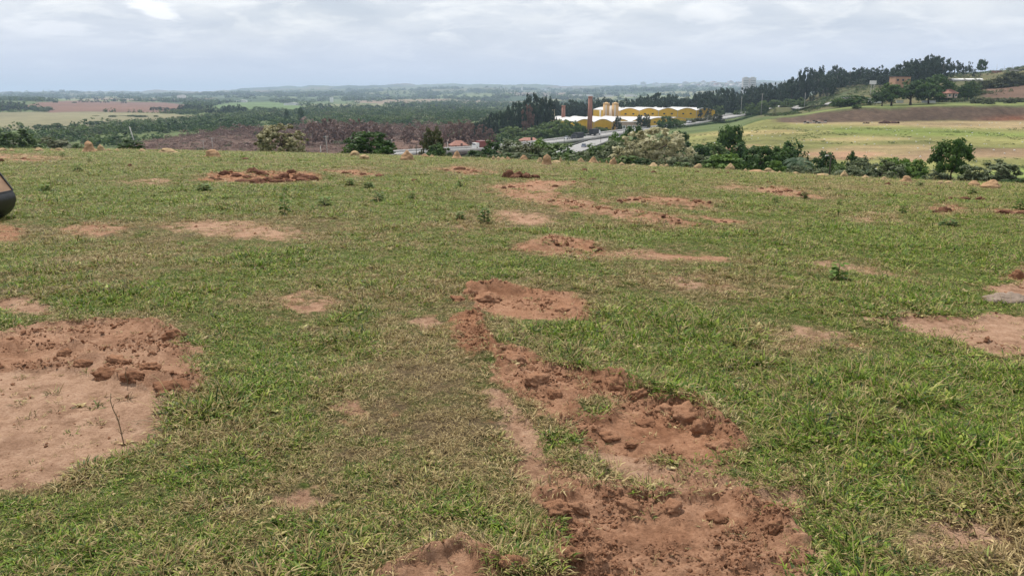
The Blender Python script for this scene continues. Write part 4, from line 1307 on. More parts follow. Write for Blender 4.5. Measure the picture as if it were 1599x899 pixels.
for k, px, yt, w, Yd, lab, cat, nm in BEYOND:
    tree(k, px, yt, w, Yd, lab, cat, nm)


def palm(px, ytop, Yd, label, wpx=56, n=11):
    rng = np.random.default_rng(int(px))
    X = s_of(px, ytop) * Yd; zg = lz(X, Yd)
    h = CAMH - Yd * q_of(ytop) - zg
    root = thing('palm_tree', label, 'palm', (X, Yd, zg))
    mb = MB(); mb.tube([(0, 0, -.2), (.04, 0, h * .3), (0, .05, h * .52)], [.22, .17, .14], 8); mb.build('trunk', BARKB, root, True)
    half = wpx / 1274 * Yd / 2
    for i in range(n):
        a = i * 2 * math.pi / n + rng.uniform(-.2, .2); el = rng.uniform(.35, 1.2)
        L = half * rng.uniform(.95, 1.2); V = []; Fq = []; tone = []
        p = np.array([0, 0, h * .52]); d = np.array([math.cos(a) * math.cos(el), math.sin(a) * math.cos(el), math.sin(el)])
        sd_ = np.array([-math.sin(a), math.cos(a), 0]); S = 12; tn = rng.uniform(.2, 1)
        for k in range(S):
            q = p + d * L / S
            wl = L * .30 * math.sin(math.pi * (k + 1.2) / (S + 1.5))
            for sg in (-1, 1):
                b = len(V); tip = (p + q) / 2 + sd_ * sg * wl + d * wl * .5 - np.array([0, 0, wl * .35])
                V += [p, q, tip + d * .03, tip]; Fq.append((b, b + 1, b + 2, b + 3)); tone += [tn] * 4
            p = q; d = d + np.array([0, 0, -.20]); d /= np.linalg.norm(d)
        link('frond', mesh_np('frond', np.array(V), np.array(Fq), False, dict(tone=np.array(tone)), [FM['palm']]), root)


palm(1248, 231, 76, 'palm with arching grey green fronds before the dark flat crowned trees')
palm(1352, 250, 78, 'small palm among the bushes below the sandy cutting', 40, 9)

# --- trees of the valley that can be told apart
VALLEY = []
def many(kind, pts, Yd, label, group, cat='tree', name='tree', jit=.04):
    for px, yt, w in pts:
        tree(kind, px, yt, w, Yd * (1 + TR.uniform(-jit, jit)), label, cat, name, group)

many('round', [(62, 194, 14), (76, 195, 13), (90, 192, 17), (104, 197, 10), (118, 193, 17)], 610, 'dark tree in the row at the near edge of the beige field', 'dark trees along the beige field')
tree('round', 152, 189, 21, 680, 'single dark round tree at the near edge of the beige field')
many('round', [(178, 180, 10), (194, 180.5, 12), (208, 179.5, 14), (220, 180, 15), (152, 180.5, 8)], 1000, 'dark tree of the clump in the middle of the beige field', 'dark clump in the beige field')
tree('round', 245, 180, 6, 980, 'tiny lone tree near the right end of the beige field')
many('pine', [(4, 157, 20), (16, 158, 18), (29, 158, 18), (40, 159, 14)], 1300, 'tall dark tree of the block at the far left', 'tall dark trees at the far left')
many('round', [(52, 165, 12), (64, 168, 14), (76, 166.5, 14)], 1300, 'dark tree right of the tall block at the far left', 'trees beside the tall block')
many('round', [(62, 158, 7), (88, 157, 6), (118, 159, 6), (130, 166, 5)], 1850, 'tiny tree standing on the ploughed field', 'lone trees on the ploughed field')
many('pine', [(128, 153.5, 12), (140, 153, 12), (152, 153, 12), (166, 154, 12), (194, 154.5, 9)], 2100, 'far dark tree on the skyline of the ploughed field', 'trees behind the ploughed field')
many('wood', [(240, 167, 10), (250, 167, 12), (262, 168, 12), (272, 169, 10)], 1230, 'tree of the dark hedge at the end of the ploughed field', 'dark hedge trees by the ploughed field')
many('wood', [(284, 164, 10), (293, 163, 12), (303, 164, 12), (313, 165, 10)], 1260, 'tall dark tree right of the ploughed field', 'tall trees right of the ploughed field')
many('pine', [(325, 163, 10), (332, 163, 11), (339, 165, 10)], 1090, 'tall pointed tree before the bright meadow', 'pointed trees before the meadow')
many('wood', [(350, 165, 9), (358, 164, 9), (366, 165, 9), (374, 163, 9), (382, 167, 8)], 1150, 'slender tree in the row before the bright meadow', 'slender row before the meadow')
many('round', [(318, 186, 16), (300, 184, 14), (470, 167, 8), (448, 170, 7), (372, 192, 18), (345, 190, 15)], 800, 'dark round tree standing out of the valley scrub', 'round trees in the valley scrub')
many('dry', [(488, 189, 34), (512, 184, 36), (536, 189, 26), (556, 184, 34), (580, 187, 30), (604, 192, 24)], 420, 'tall reddish brown bare tree rising from the scrub', 'bare brown trees behind the dark round tree')
many('dry', [(640, 196, 26), (662, 197, 24), (702, 191, 24), (716, 186, 24), (734, 190, 24), (752, 193, 22), (765, 200, 22)], 410, 'reddish brown bare tree above the bridge', 'bare brown trees above the bridge')
tree('dry', 794, 222, 22, 365, 'round brown bush at the edge of the dark wood', 'bush', 'shrub')
many('wood', [(744, 190, 16), (757, 184, 18), (769, 177, 20), (781, 174, 20), (760, 196, 16), (775, 190, 20)], 440, 'dark tree on the left flank of the tall wood', 'left flank of the tall dark wood')
many('wood', [(793, 167, 20), (804, 160, 22), (816, 156, 22), (828, 150, 24), (838, 149, 22), (848, 151, 20), (858, 154, 18)], 470, 'tall dark tree of the wood left of the chimneys', 'tall dark wood left of the chimneys')
many('pine', [(853, 148, 12), (866, 156, 12), (789, 172, 14)], 480, 'dark pointed tree in the wood left of the chimneys', 'pointed trees left of the chimneys')
tree('dry', 824, 161, 24, 452, 'pinkish bare tree in front of the tall dark wood')
many('roundm', [(800, 197, 34), (822, 205, 30), (842, 196, 36), (812, 213, 28), (776, 209, 30), (792, 204, 24)], 420, 'green tree at the foot of the tall dark wood', 'green trees at the foot of the wood')
many('roundm', [(860, 188, 36), (878, 186, 34), (893, 188, 26), (850, 202, 30), (872, 200, 30), (886, 203, 24)], 430, 'green round tree left of the near brick chimney', 'green trees beside the near chimney')
many('shrubd', [(897, 195, 22), (908, 196, 18), (902, 204, 16), (913, 205, 12)], 440, 'dark bush at the foot of the near brick chimney', 'dark bushes under the near chimney', 'bush', 'shrub')
many('roundm', [(934, 198, 16), (944, 200, 14)], 492, 'small green tree before the yellow wall', 'green trees before the yellow wall')
tree('wood', 964, 182, 13, 484, 'slim dark tree before the yellow shed gable')
tree('wood', 968, 195, 9, 480, 'thin low dark tree right of the slim tree')
tree('wood', 1000, 180, 16, 486, 'open dark tree left of the low shed')
tree('roundo', 1010, 178, 12, 488, 'brown topped tree between the sheds')
tree('round', 1040, 181, 24, 448, 'dark leafy tree on the near side of the highway')
tree('roundm', 1056, 185, 20, 470, 'dull green tree right of the dark roadside tree')
many('shrubo', [(1076, 187, 18), (1090, 184, 16), (1106, 180, 16), (1120, 178, 20)], 540, 'olive bush beside the highway below the long shed', 'olive bushes below the long shed', 'bush', 'shrub')
many('roundm', [(1128, 165, 18), (1140, 166, 18), (1152, 164, 18), (1166, 162, 18), (1118, 165, 14)], 640, 'green tree under the dark wood right of the far shed', 'green trees right of the long shed')
# wood behind the factory and up the ridge: tops follow the outline in the photograph
MARKS = [(872, 'by the slim pale chimney'), (889, 'behind the farther brick chimney'), (905, 'right of the farther brick chimney'), (918, 'left of the near tall chimney top'), (932, 'behind the near tall chimney top'), (942, 'behind the thin white vent tower'), (954, 'behind the left ochre silo'), (968, 'behind the right ochre silo'), (984, 'over the left end of the far shed'), (1004, 'over the second gable of the far shed'), (1026, 'over the middle gables of the far shed'), (1050, 'over the fourth gable of the far shed'), (1074, 'over the last gable of the far shed'), (1096, 'over the white doors of the far shed'), (1116, 'above the far shed end'),
         (1136, 'just right of the far shed'), (1152, 'left of the tall thin slope pole'), (1163, 'behind the tall thin slope pole'), (1176, 'below the twin tower blocks'), (1190, 'just right of the twin tower blocks'), (1208, 'behind the slope pole with a crossarm'), (1230, 'left of the pale slope pole'), (1250, 'just left of the pale slope pole'), (1268, 'above the pale slope pole'), (1288, 'over the left end of the hill road'), (1310, 'over the hill road'), (1330, 'over the low wide terrace tree'), (1352, 'left of the billboard'), (1372, 'behind the billboard'), (1390, 'between billboard and orange building'), (1406, 'behind the left of the orange building'), (1420, 'behind the right of the orange building'), (1436, 'just right of the orange building'), (1452, 'above the middle of the terrace group'), (1466, 'above the taller dark terrace tree'), (1480, 'above the tiled house')]
KW = {'pine': 'pointed dark conifer', 'wood': 'bushy dark tree', 'euca': 'slender open eucalyptus'}


def outline(prof, x0, x1, step, Yd, kinds, label, group, w=(13, 20), up=3.0, jit=.05):
    row = 'in front' if 'front' in group or 'under' in group or 'below the tallest' in group else 'at the back'
    x = x0
    while x < x1:
        yt = float(np.interp(x, [p[0] for p in prof], [p[1] for p in prof])) + TR.uniform(-up, up)
        k = kinds[int(TR.integers(0, len(kinds)))]
        tree(k, x, yt, 1.35 * TR.uniform(*w) * (.75 if k == 'pine' else 1), Yd * (1 + TR.uniform(-jit, jit)), '%s %s %s' % (KW[k], row, next(m for a, m in MARKS if x < a)), 'tree', 'tree', group)
        x += step * TR.uniform(.7, 1.3)

W1 = [(860, 158), (885, 159), (905, 156), (925, 151), (960, 156), (985, 155), (1010, 150), (1030, 147), (1060, 151), (1100, 150), (1120, 148)]
outline(W1, 862, 1112, 7.5, 730, ['pine', 'wood', 'wood'], 'dark tree of the wood behind the silos and yellow sheds', 'dark wood behind the sheds', (13, 20), 3.5)
outline([(p, y + 6) for p, y in W1], 866, 1112, 9, 680, ['wood', 'pine', 'wood'], 'dark tree at the front of the wood behind the sheds', 'front of the dark wood behind the sheds', (14, 20), 3)
W2 = [(1085, 146), (1110, 141), (1150, 138), (1172, 136), (1185, 130), (1200, 128), (1225, 124), (1245, 120)]
outline(W2, 1088, 1248, 6.5, 680, ['wood', 'pine', 'wood'], 'dark tree of the wood below the twin tower blocks', 'dark wood below the tower blocks', (14, 20), 3)
outline([(p, y + 9) for p, y in W2], 1100, 1248, 9, 640, ['wood'], 'dark tree at the front of the wood below the tower blocks', 'front of the wood below the tower blocks', (15, 21), 3)
W3 = [(1248, 116), (1262, 112), (1272, 106), (1285, 110), (1306, 106), (1322, 112), (1340, 108), (1360, 108), (1380, 106), (1398, 104)]
outline(W3, 1250, 1400, 5.8, 660, ['euca', 'wood', 'euca'], 'tall eucalyptus on the ridge left of the orange building', 'eucalyptus left of the orange building', (11, 17), 4)
outline([(p, y + 12) for p, y in W3], 1254, 1392, 8, 620, ['wood', 'euca', 'wood'], 'dark tree at the foot of the ridge eucalyptus', 'dark trees under the ridge eucalyptus', (14, 19), 4)
W4 = [(1398, 102), (1412, 97), (1428, 93), (1445, 93), (1452, 88), (1464, 88), (1475, 94)]
outline(W4, 1400, 1478, 5.4, 600, ['euca', 'wood', 'wood'], 'tall eucalyptus on the ridge behind the orange building', 'eucalyptus behind the orange building', (13, 19), 3)
outline([(p, y + 12) for p, y in W4], 1404, 1476, 8, 575, ['wood', 'euca', 'wood'], 'dark tree below the tallest ridge eucalyptus', 'dark trees below the tallest eucalyptus', (15, 20), 3)
many('euca', [(1482, 92, 14), (1491, 96, 16), (1500, 99, 12), (1513, 97, 10), (1520, 108, 8), (1506, 105, 9)], 600, 'thin open eucalyptus at the right end of the ridge row', 'thin eucalyptus at the ridge end')
tree('standard', 1532, 94, 14, 640, 'lone round crowned tree on the skyline of the hill')
# the terrace
for px, yt, w, Yd, lab in ((1394, 131, 46, 372, 'broad dark crown at the left of the terrace group'), (1424, 127, 52, 378, 'broad dark crown in the middle of the terrace group'),
                           (1452, 130, 44, 384, 'broad dark crown at the right of the terrace group'), (1378, 143, 30, 366, 'low dark crown at the left end of the terrace group')):
    tree('umbrella', px, yt, w, Yd, lab + ' of spreading trees')
tree('round', 1462, 117, 38, 410, 'taller dark round tree behind the terrace group')
tree('round', 1330, 149, 54, 388, 'low wide dark tree left of the terrace group')
tree('roundm', 1312, 152, 26, 386, 'small green tree at the left end of the terrace')
tree('standard', 1507, 134, 20, 410, 'small round green tree right of the tiled house')
many('shrub', [(1486, 130, 22), (1496, 136, 20), (1478, 126, 18), (1520, 128, 20), (1514, 124, 18)], 440, 'green shrub on the slope behind the tiled house', 'shrubs behind the tiled house', 'bush', 'shrub')
many('shrubo', [(1538, 126, 28), (1552, 124, 26), (1566, 118, 30), (1580, 111, 28), (1594, 113, 30), (1560, 130, 24), (1582, 124, 26), (1600, 122, 24)], 500, 'dull green shrub on the upper right hillside', 'shrubs on the upper right hillside', 'bush', 'shrub')
many('shrubg', [(1522, 152.5, 12), (1532, 152, 14), (1543, 152.5, 14), (1554, 153, 13), (1565, 153, 14), (1576, 152.5, 14), (1587, 152.5, 14), (1598, 153, 14)], 378, 'grey leaved clump in the hedge along the terrace edge', 'hedge along the terrace edge', 'bush', 'hedge_shrub')
tree('shrubd', 1335, 164, 12, 352, 'single small dark bush on the upper edge of the cut bank', 'bush', 'shrub')
many('shrub', [(1150, 172, 12), (1172, 160, 16), (1190, 157, 18), (1210, 156, 20), (1232, 154, 20), (1250, 153, 16), (1268, 158, 12), (1280, 160, 10), (1222, 162, 9), (1275, 163, 12), (1292, 151, 18), (1310, 147, 16)], 590, 'low green bush on the slope under the dark wood', 'low bushes under the dark wood', 'bush', 'shrub')
_d = np.gradient(ROAD_A[:, :2], axis=0); _d /= np.hypot(_d[:, 0], _d[:, 1])[:, None]
for k in range(0, len(ROAD_A), 1):
    hx, hy, hz = ROAD_A[k, 0] + _d[k, 1] * 12.5, ROAD_A[k, 1] - _d[k, 0] * 12.5, ROAD_A[k, 2] - .1
    hpx, hpy = pix_of(hx, hy, hz)
    if 1066 < hpx < 1196: tree('shrubd', float(hpx), float(hpy) + TR.uniform(-.3, 1.2), TR.uniform(9, 13), float(hy), 'dark bush of the hedge below the near barrier of the highway', 'bush', 'hedge_shrub', 'hedge along the highway', 0, 1.0)

# --- masses nobody could count: valley woods, brown scrub, far woods
def small_proto(name, kind, seed, n, per, leaf):
    rng = np.random.default_rng(seed)
    if kind == 'pine': prof = lambda t: .5 * np.clip(1.02 - t, .05, 1) ** .7
    else: prof = lambda t: .5 * np.sqrt(np.clip(1 - (1.2 * t - .25) ** 2, 0.05, 1))
    c = crown_centers(rng, n, prof, .06, .3)
    mat = FM[{'pine': 'pine', 'green': 'mid', 'dark': 'dark', 'olive': 'olive', 'grey': 'grey', 'brown': 'brown', 'bright': 'bright'}[kind]]
    return proto(name, leaf_cloud(rng, c, rng.uniform(.09, .15, len(c)), per, leaf, np.array([0, 0, .35]), mat, name, 1.4, up=.2))


def region_points(n, y0, y1, seed, smax=.78):
    rng = np.random.default_rng(seed)
    Y = np.sqrt(rng.uniform(y0 ** 2, y1 ** 2, n)); s = rng.uniform(-smax, smax, n)
    return s * Y, Y, rng


def in_zone(px, py, names):
    m = np.zeros(px.shape, bool)
    for z in ZONES:
        if z[0] in names:
            m |= seg_dist(px, py * 4, [(a, b * 4) for a, b in z[1]], True) < 0
    return m


def road_clear(X, Y, r=13):
    return (path_near(X, Y, ROAD_A)[0] > r) & (path_near(X, Y, ROAD_B)[0] > r)


def build_masses():
    gp = [small_proto('valley_tree_%d' % i, k, 300 + i, 22, 12, .062) for i, k in enumerate(['green', 'green', 'dark', 'olive', 'dark', 'green', 'grey'])]
    X, Y, rng = region_points(26000, 330, 1500, 1)
    z = land(X, Y); px, py = pix_of(X, Y, z)
    s = X / Y
    m = ~in_zone(px, py, ('crop_field', 'ploughed_field', 'meadow', 'scrub_ground')) & (px < 870 - 60 * (Y < 420))
    m &= (fbm(X / 60, Y / 90, 4, 301) > -.06) & road_clear(X, Y, 16)
    m &= ~((px > 860) & (Y < 600))
    X, Y, z, px, py = X[m], Y[m], z[m], px[m], py[m]; n = len(X)
    g = fbm(X / 90, Y / 140, 3, 305)
    h = rng.uniform(2.5, 6.5, n) * np.clip(1 + .9 * g, .5, 1.7); w = h * rng.uniform(1.0, 1.7, n)
    idx = np.where(g > .12, rng.choice([2, 4], n), rng.integers(0, 7, n))
    tag(scatter('valley_woods', np.stack([X, Y, z - .2], 1), np.stack([0 * X, 0 * X, rng.uniform(0, 6.28, n)], 1), np.stack([w, w, h], 1), idx, gp), 'mixed green scrub woods filling the valley')
    bp = [small_proto('scrub_%d' % i, 'brown', 330 + i, 20, 12, .055) for i in range(4)] + [small_proto('scrub_%d' % i, 'olive', 330 + i, 20, 12, .055) for i in range(4, 5)]
    X, Y, rng = region_points(24000, 240, 800, 2, .62)
    z = land(X, Y); px, py = pix_of(X, Y, z)
    m = in_zone(px, py, ('scrub_ground',)) & road_clear(X, Y, 12)
    X, Y, z = X[m], Y[m], z[m]; n = len(X)
    g = fbm(X / 40, Y / 60, 3, 307)
    h = rng.lognormal(.65, .38, n) * np.clip(1 + 1.1 * g, .5, 2.2); w = h * rng.uniform(1.1, 1.9, n)
    nearb = sstep(206, 220, py[m])
    h = h * (1 - .55 * nearb); w = w * (1 - .25 * nearb)
    idx = np.where((rng.uniform(size=n) < .06) | (fbm(X / 25, Y / 40, 3, 333) > .38), 4, rng.integers(0, 4, n))
    tag(scatter('dry_scrub', np.stack([X, Y, z - .2], 1), np.stack([0 * X, 0 * X, rng.uniform(0, 6.28, n)], 1), np.stack([w, w, h], 1), idx, bp), 'reddish brown leafless scrub behind the crest')
    fp = [small_proto('far_tree_%d' % i, k, 360 + i, 16, 10, .075) for i, k in enumerate(['dark', 'pine', 'green', 'dark'])]
    X, Y, rng = region_points(60000, 1350, 6500, 3)
    z = land(X, Y); px, py = pix_of(X, Y, z)
    f = fbm(X / 300, Y / 500, 4, 309) + .35 * fbm(X / 80, Y / 120, 3, 311)
    m = ~in_zone(px, py, ('crop_field', 'ploughed_field', 'meadow')) & (f > np.where(Y < 2200, .04, np.where(Y < 3000, .16, .24))) & (px < 1250)
    m |= (~in_zone(px, py, ('crop_field', 'ploughed_field', 'meadow')) & (rng.uniform(size=len(X)) < .03))
    X, Y, z = X[m], Y[m], z[m]; n = len(X)
    h = rng.uniform(7, 15, n) * np.clip(Y / 3000, .8, 1.5); w = h * rng.uniform(1.0, 2.0, n)
    tag(scatter('far_woods', np.stack([X, Y, z - .5], 1), np.stack([0 * X, 0 * X, rng.uniform(0, 6.28, n)], 1), np.stack([w, w, h], 1), rng.integers(0, 4, n), fp), 'far dark woods on the hills')
    # low cover: roadside and ravine scrub, hillside tufts
    lp = [small_proto('low_scrub_%d' % i, k, 390 + i, 16, 12, .06) for i, k in enumerate(['green', 'grey', 'olive', 'dark'])]
    X, Y, rng = region_points(30000, 62, 330, 4, .72)
    z = land(X, Y); px, py = pix_of(X, Y, z); s = X / Y
    ravine = (Y > 66) & (Y < 132) & (px > 720)
    flank = (Y > 130) & (px < 1060)
    m = (ravine | flank) & road_clear(X, Y, 12) & (fbm(X / 14, Y / 20, 3, 313) > -.1)
    m &= rng.uniform(size=len(X)) < np.where(ravine, .9, .5)
    X, Y, z = X[m], Y[m], z[m]; n = len(X)
    h = rng.uniform(.5, 1.5, n); w = h * rng.uniform(1.3, 2.4, n)
    tag(scatter('low_scrub', np.stack([X, Y, z - .05], 1), np.stack([0 * X, 0 * X, rng.uniform(0, 6.28, n)], 1), np.stack([w, w, h], 1), rng.integers(0, 4, n), lp), 'low scrub in the dip beyond the crest')
    X, Y, rng = region_points(22000, 352, 800, 5, .72)
    s = X / Y; z = land(X, Y); px, py = pix_of(X, Y, z)
    m = (px > 1195) & (fbm(X / 25, Y / 25, 3, 315) > .02) & (Y > 395) & ~((px > 1520) & (Y > 376) & (Y < 430))
    X, Y, z = X[m], Y[m], z[m]; n = len(X)
    h = rng.uniform(.5, 1.8, n); w = h * rng.uniform(1.3, 2.6, n)
    tag(scatter('hillside_scrub', np.stack([X, Y, z - .05], 1), np.stack([0 * X, 0 * X, rng.uniform(0, 6.28, n)], 1), np.stack([w, w, h], 1), rng.integers(0, 4, n), lp), 'low scrub scattered over the hillside')
    # coarse tufts on the pasture
    tp = [small_proto('pasture_tuft_%d' % i, k, 410 + i, 8, 10, .10) for i, k in enumerate(['olive', 'bright', 'green'])]
    X, Y, rng = region_points(26000, 132, 332, 6, .72)
    z = land(X, Y); px, py = pix_of(X, Y, z)
    m = (px > 1066) & (fbm(X / 12, Y / 25, 4, 317) > .10) & ((py < 226) & (py > 196 + 4 * (px > 1230)) | (py > 246)) & (Y < 322)
    X, Y, z = X[m], Y[m], z[m]; n = len(X)
    h = rng.uniform(.08, .24, n); w = h * rng.uniform(2, 6, n)
    tag(scatter('pasture_tufts', np.stack([X, Y, z], 1), np.stack([0 * X, 0 * X, rng.uniform(0, 6.28, n)], 1), np.stack([w, w, h], 1), rng.integers(0, 3, n), tp), 'coarse tufts of grass on the pasture opposite')


build_masses()

# ------------------------------------------------------------------ termite mounds along the crest
def mound_material(name, a, b):
    n = NT(name); P = n.pos()
    f = n.noise(7, 6, .65, P)
    return n.surface(n.ramp(f, [(.3, a), (.7, b)]), .95, n.bump(n.noise(22, 5, .7, P), .8, .05), .1)


MAT_MOUND = mound_material('pale mound earth', (0.32, 0.225, 0.118), (0.46, 0.335, 0.195))
MAT_MOUNDR = mound_material('red mound earth', (0.31, 0.185, 0.100), (0.44, 0.285, 0.165))


def mound_mesh(name, seed, sharp, mat):
    rng = np.random.default_rng(seed)
    nr, na = 12, 22; V = []
    for i in range(nr + 1):
        t = i / nr
        r = .5 * ((1 - t) ** sharp) * (1 + .10 * math.sin(t * 7 + seed)) + (.02 if i < nr else 0)
        for k in range(na):
            a = 2 * math.pi * k / na
            V.append((r * math.cos(a), r * math.sin(a), t))
    V = np.array(V); V[:na, 2] = -.12
    d = fbm(V[:, 0] * 5 + seed * 3, V[:, 1] * 5 + V[:, 2] * 4, 4, seed)
    e = fbm(V[:, 2] * 3 + seed, V[:, 0] * 3 - V[:, 1] * 2, 3, seed + 4)
    V[:, 0] *= 1 + .55 * d; V[:, 1] *= 1 + .55 * e; V[:, 0] += .12 * V[:, 2] * rng.normal(); V[:, 2] *= 1 + .10 * d
    i = np.arange(nr)[:, None] * na; k = np.arange(na)[None, :]; k2 = (k + 1) % na
    Fq = np.stack([i + k, i + k2, i + na + k2, i + na + k], -1).reshape(-1, 4)
    top = np.arange(nr * na, nr * na + na)[None, :]
    return mesh_np(name, V, [Fq, top], True, None, [mat])


MOUNDS = [  # px, base, width, top, red, sharp, label
    (3, 236.5, 15, 231, 0, .6, 'low rounded tan mound at the very left end of the crest'), (19, 237, 9, 232, 0, .6, 'small pale mound right of the leftmost rounded mound'),
    (61, 237, 13, 230, 0, .6, 'small tan mound under the olive bush at the left'), (82, 236.5, 8, 233, 0, .5, 'tiny whitish mound between two tan mounds under the olive bush'),
    (93, 237, 14, 231, 0, .5, 'flat topped tan mound at the right end of the olive bush'), (140, 237.5, 20, 220, 1, .65, 'tall orange brown mound with a pale tip at the left of the crest'),
    (158, 237, 13, 225, 0, .8, 'pointed pale mound just right of the tall orange brown one'), (170, 237, 7, 232, 0, .6, 'tiny pale mound right of the pointed pale mound'),
    (182, 237, 7, 232, 0, .6, 'tiny pale mound just left of the dark bush on the crest'), (222, 237.5, 11, 232, 0, .5, 'small pale mound just right of the dark bush on the crest'),
    (262, 239, 26, 231, 0, .45, 'wide low crumbling tan mound before the brown scrub'), (333, 246, 24, 233, 1, .5, 'wide reddish mound below the pole with a crossarm'),
    (554, 244, 17, 235, 0, .55, 'rounded tan mound at the left foot of the dense dark tree'), (569, 249, 15, 241, 0, .45, 'low tan mound in front of the dense dark tree'),
    (636, 250.5, 21, 234, 1, .7, 'large pointed mound before the pale highway barrier'), (664, 246, 11, 240, 1, .5, 'small reddish mound left of the upright olive tree'),
    (675, 247, 9, 242, 0, .5, 'low pale mound under the upright olive tree'), (713, 249, 15, 235, 1, .8, 'sharp reddish mound below the bridge'),
    (771, 250, 7, 243, 0, .8, 'little pointed mound, left one of the three before the thicket'), (778, 250, 8, 244, 0, .7, 'little mound in the middle of the three before the thicket'),
    (785, 250, 8, 245, 0, .5, 'little mound, right one of the three before the thicket'), (793, 250.5, 9, 244.5, 1, .6, 'faint reddish mound right of the three little ones'),
    (818, 251, 12, 242, 1, .45, 'hollow reddish mound before the grey green bush'), (843, 254.5, 10, 246, 0, .45, 'round orange mound touching the tallest mound'),
    (854, 258, 15, 240.5, 1, .5, 'tallest orange mound in the middle of the crest'), (869, 255, 15, 251, 0, .4, 'low flat mound right of the tallest orange mound'),
    (876, 254, 7, 245, 0, .9, 'thin pointed pale mound behind the low flat mound'), (907, 255, 11, 246.5, 0, .55, 'rounded tan mound below the slip road'),
    (926, 256, 14, 244.5, 1, .6, 'bell shaped orange mound before the grey green scrub'), (936, 256, 5, 251, 0, .6, 'tiny mound beside the bell shaped orange mound'),
    (947, 256, 5, 250.5, 0, .7, 'tiny mound left of the steep pointed mound'), (956, 256, 13, 245.5, 1, .75, 'steep pointed orange mound left of the blossoming tree'),
    (971, 259, 10, 253, 0, .6, 'small pale mound right of the steep pointed mound'), (989, 259.5, 9, 256, 0, .5, 'flat pale mound under the small blossoming bush'),
    (1020, 261, 13, 254, 0, .5, 'rounded tan mound under the big blossoming tree'), (1032, 261.5, 10, 257, 0, .5, 'low pale mound right under the big blossoming tree'),
    (1041, 262, 9, 256, 0, .6, 'small mound at the right edge of the big blossoming tree'), (1088, 264, 14, 255.5, 0, .45, 'smooth domed tan mound left of the lime bush'),
    (1140, 266, 16, 254.5, 0, .7, 'large tan mound in front of the lime bush'), (1164, 267, 6, 263, 0, .6, 'tiny pale mound right of the lime bush'),
    (1181, 268.5, 24, 265, 1, .4, 'low wide reddish mound before the very dark tree'), (1202, 271, 19, 262, 0, .45, 'broad tan mound below the small lime bush'),
    (1216, 272, 9, 268, 0, .6, 'small pale mound right of the broad tan mound'), (1242, 273, 11, 268.5, 0, .5, 'small rounded mound below the palm'),
    (1283, 276, 20, 270.5, 0, .4, 'low wide pale mound left of the dark post'), (1318, 276.5, 12, 266, 0, .7, 'pointed tan mound right of the dark post'),
    (1351, 279, 11, 273, 0, .7, 'small grey brown mound left of the grey olive bush'), (1380, 281, 10, 277.5, 0, .45, 'low reddish mound under the grey olive bush'),
    (1415, 284.5, 16, 274, 1, .45, 'reddish mound with dry grass on top before the bright green bush'), (1468, 288, 11, 284, 0, .5, 'low pale mound left of the lone trunked tree'),
    (1480, 288, 14, 283.5, 0, .5, 'low pale mound at the foot of the lone trunked tree'), (1521, 291, 17, 282, 1, .45, 'rounded reddish mound right of the lone trunked tree'),
    (1545, 294.5, 25, 280.5, 1, .45, 'large domed reddish mound before the loose grey green bush')]
for i, (px, yb, w, yt, red, sharp, lab) in enumerate(MOUNDS):
    X, Y = ground_at(px, yb)
    z = float(field([X], [Y])[0][0]); h = max(CAMH - Y * q_of(yt) - z, .12); W = w / 1274 * Y * 1.15
    o = link('termite_mound', mound_mesh('termite_mound', 500 + i, sharp + .06, MAT_MOUNDR if red else MAT_MOUND), None, (X, Y, z), (0, 0, i * 1.7), (W, W * .95, h))
    tag(o, lab, 'mound', 'termite mounds along the crest')

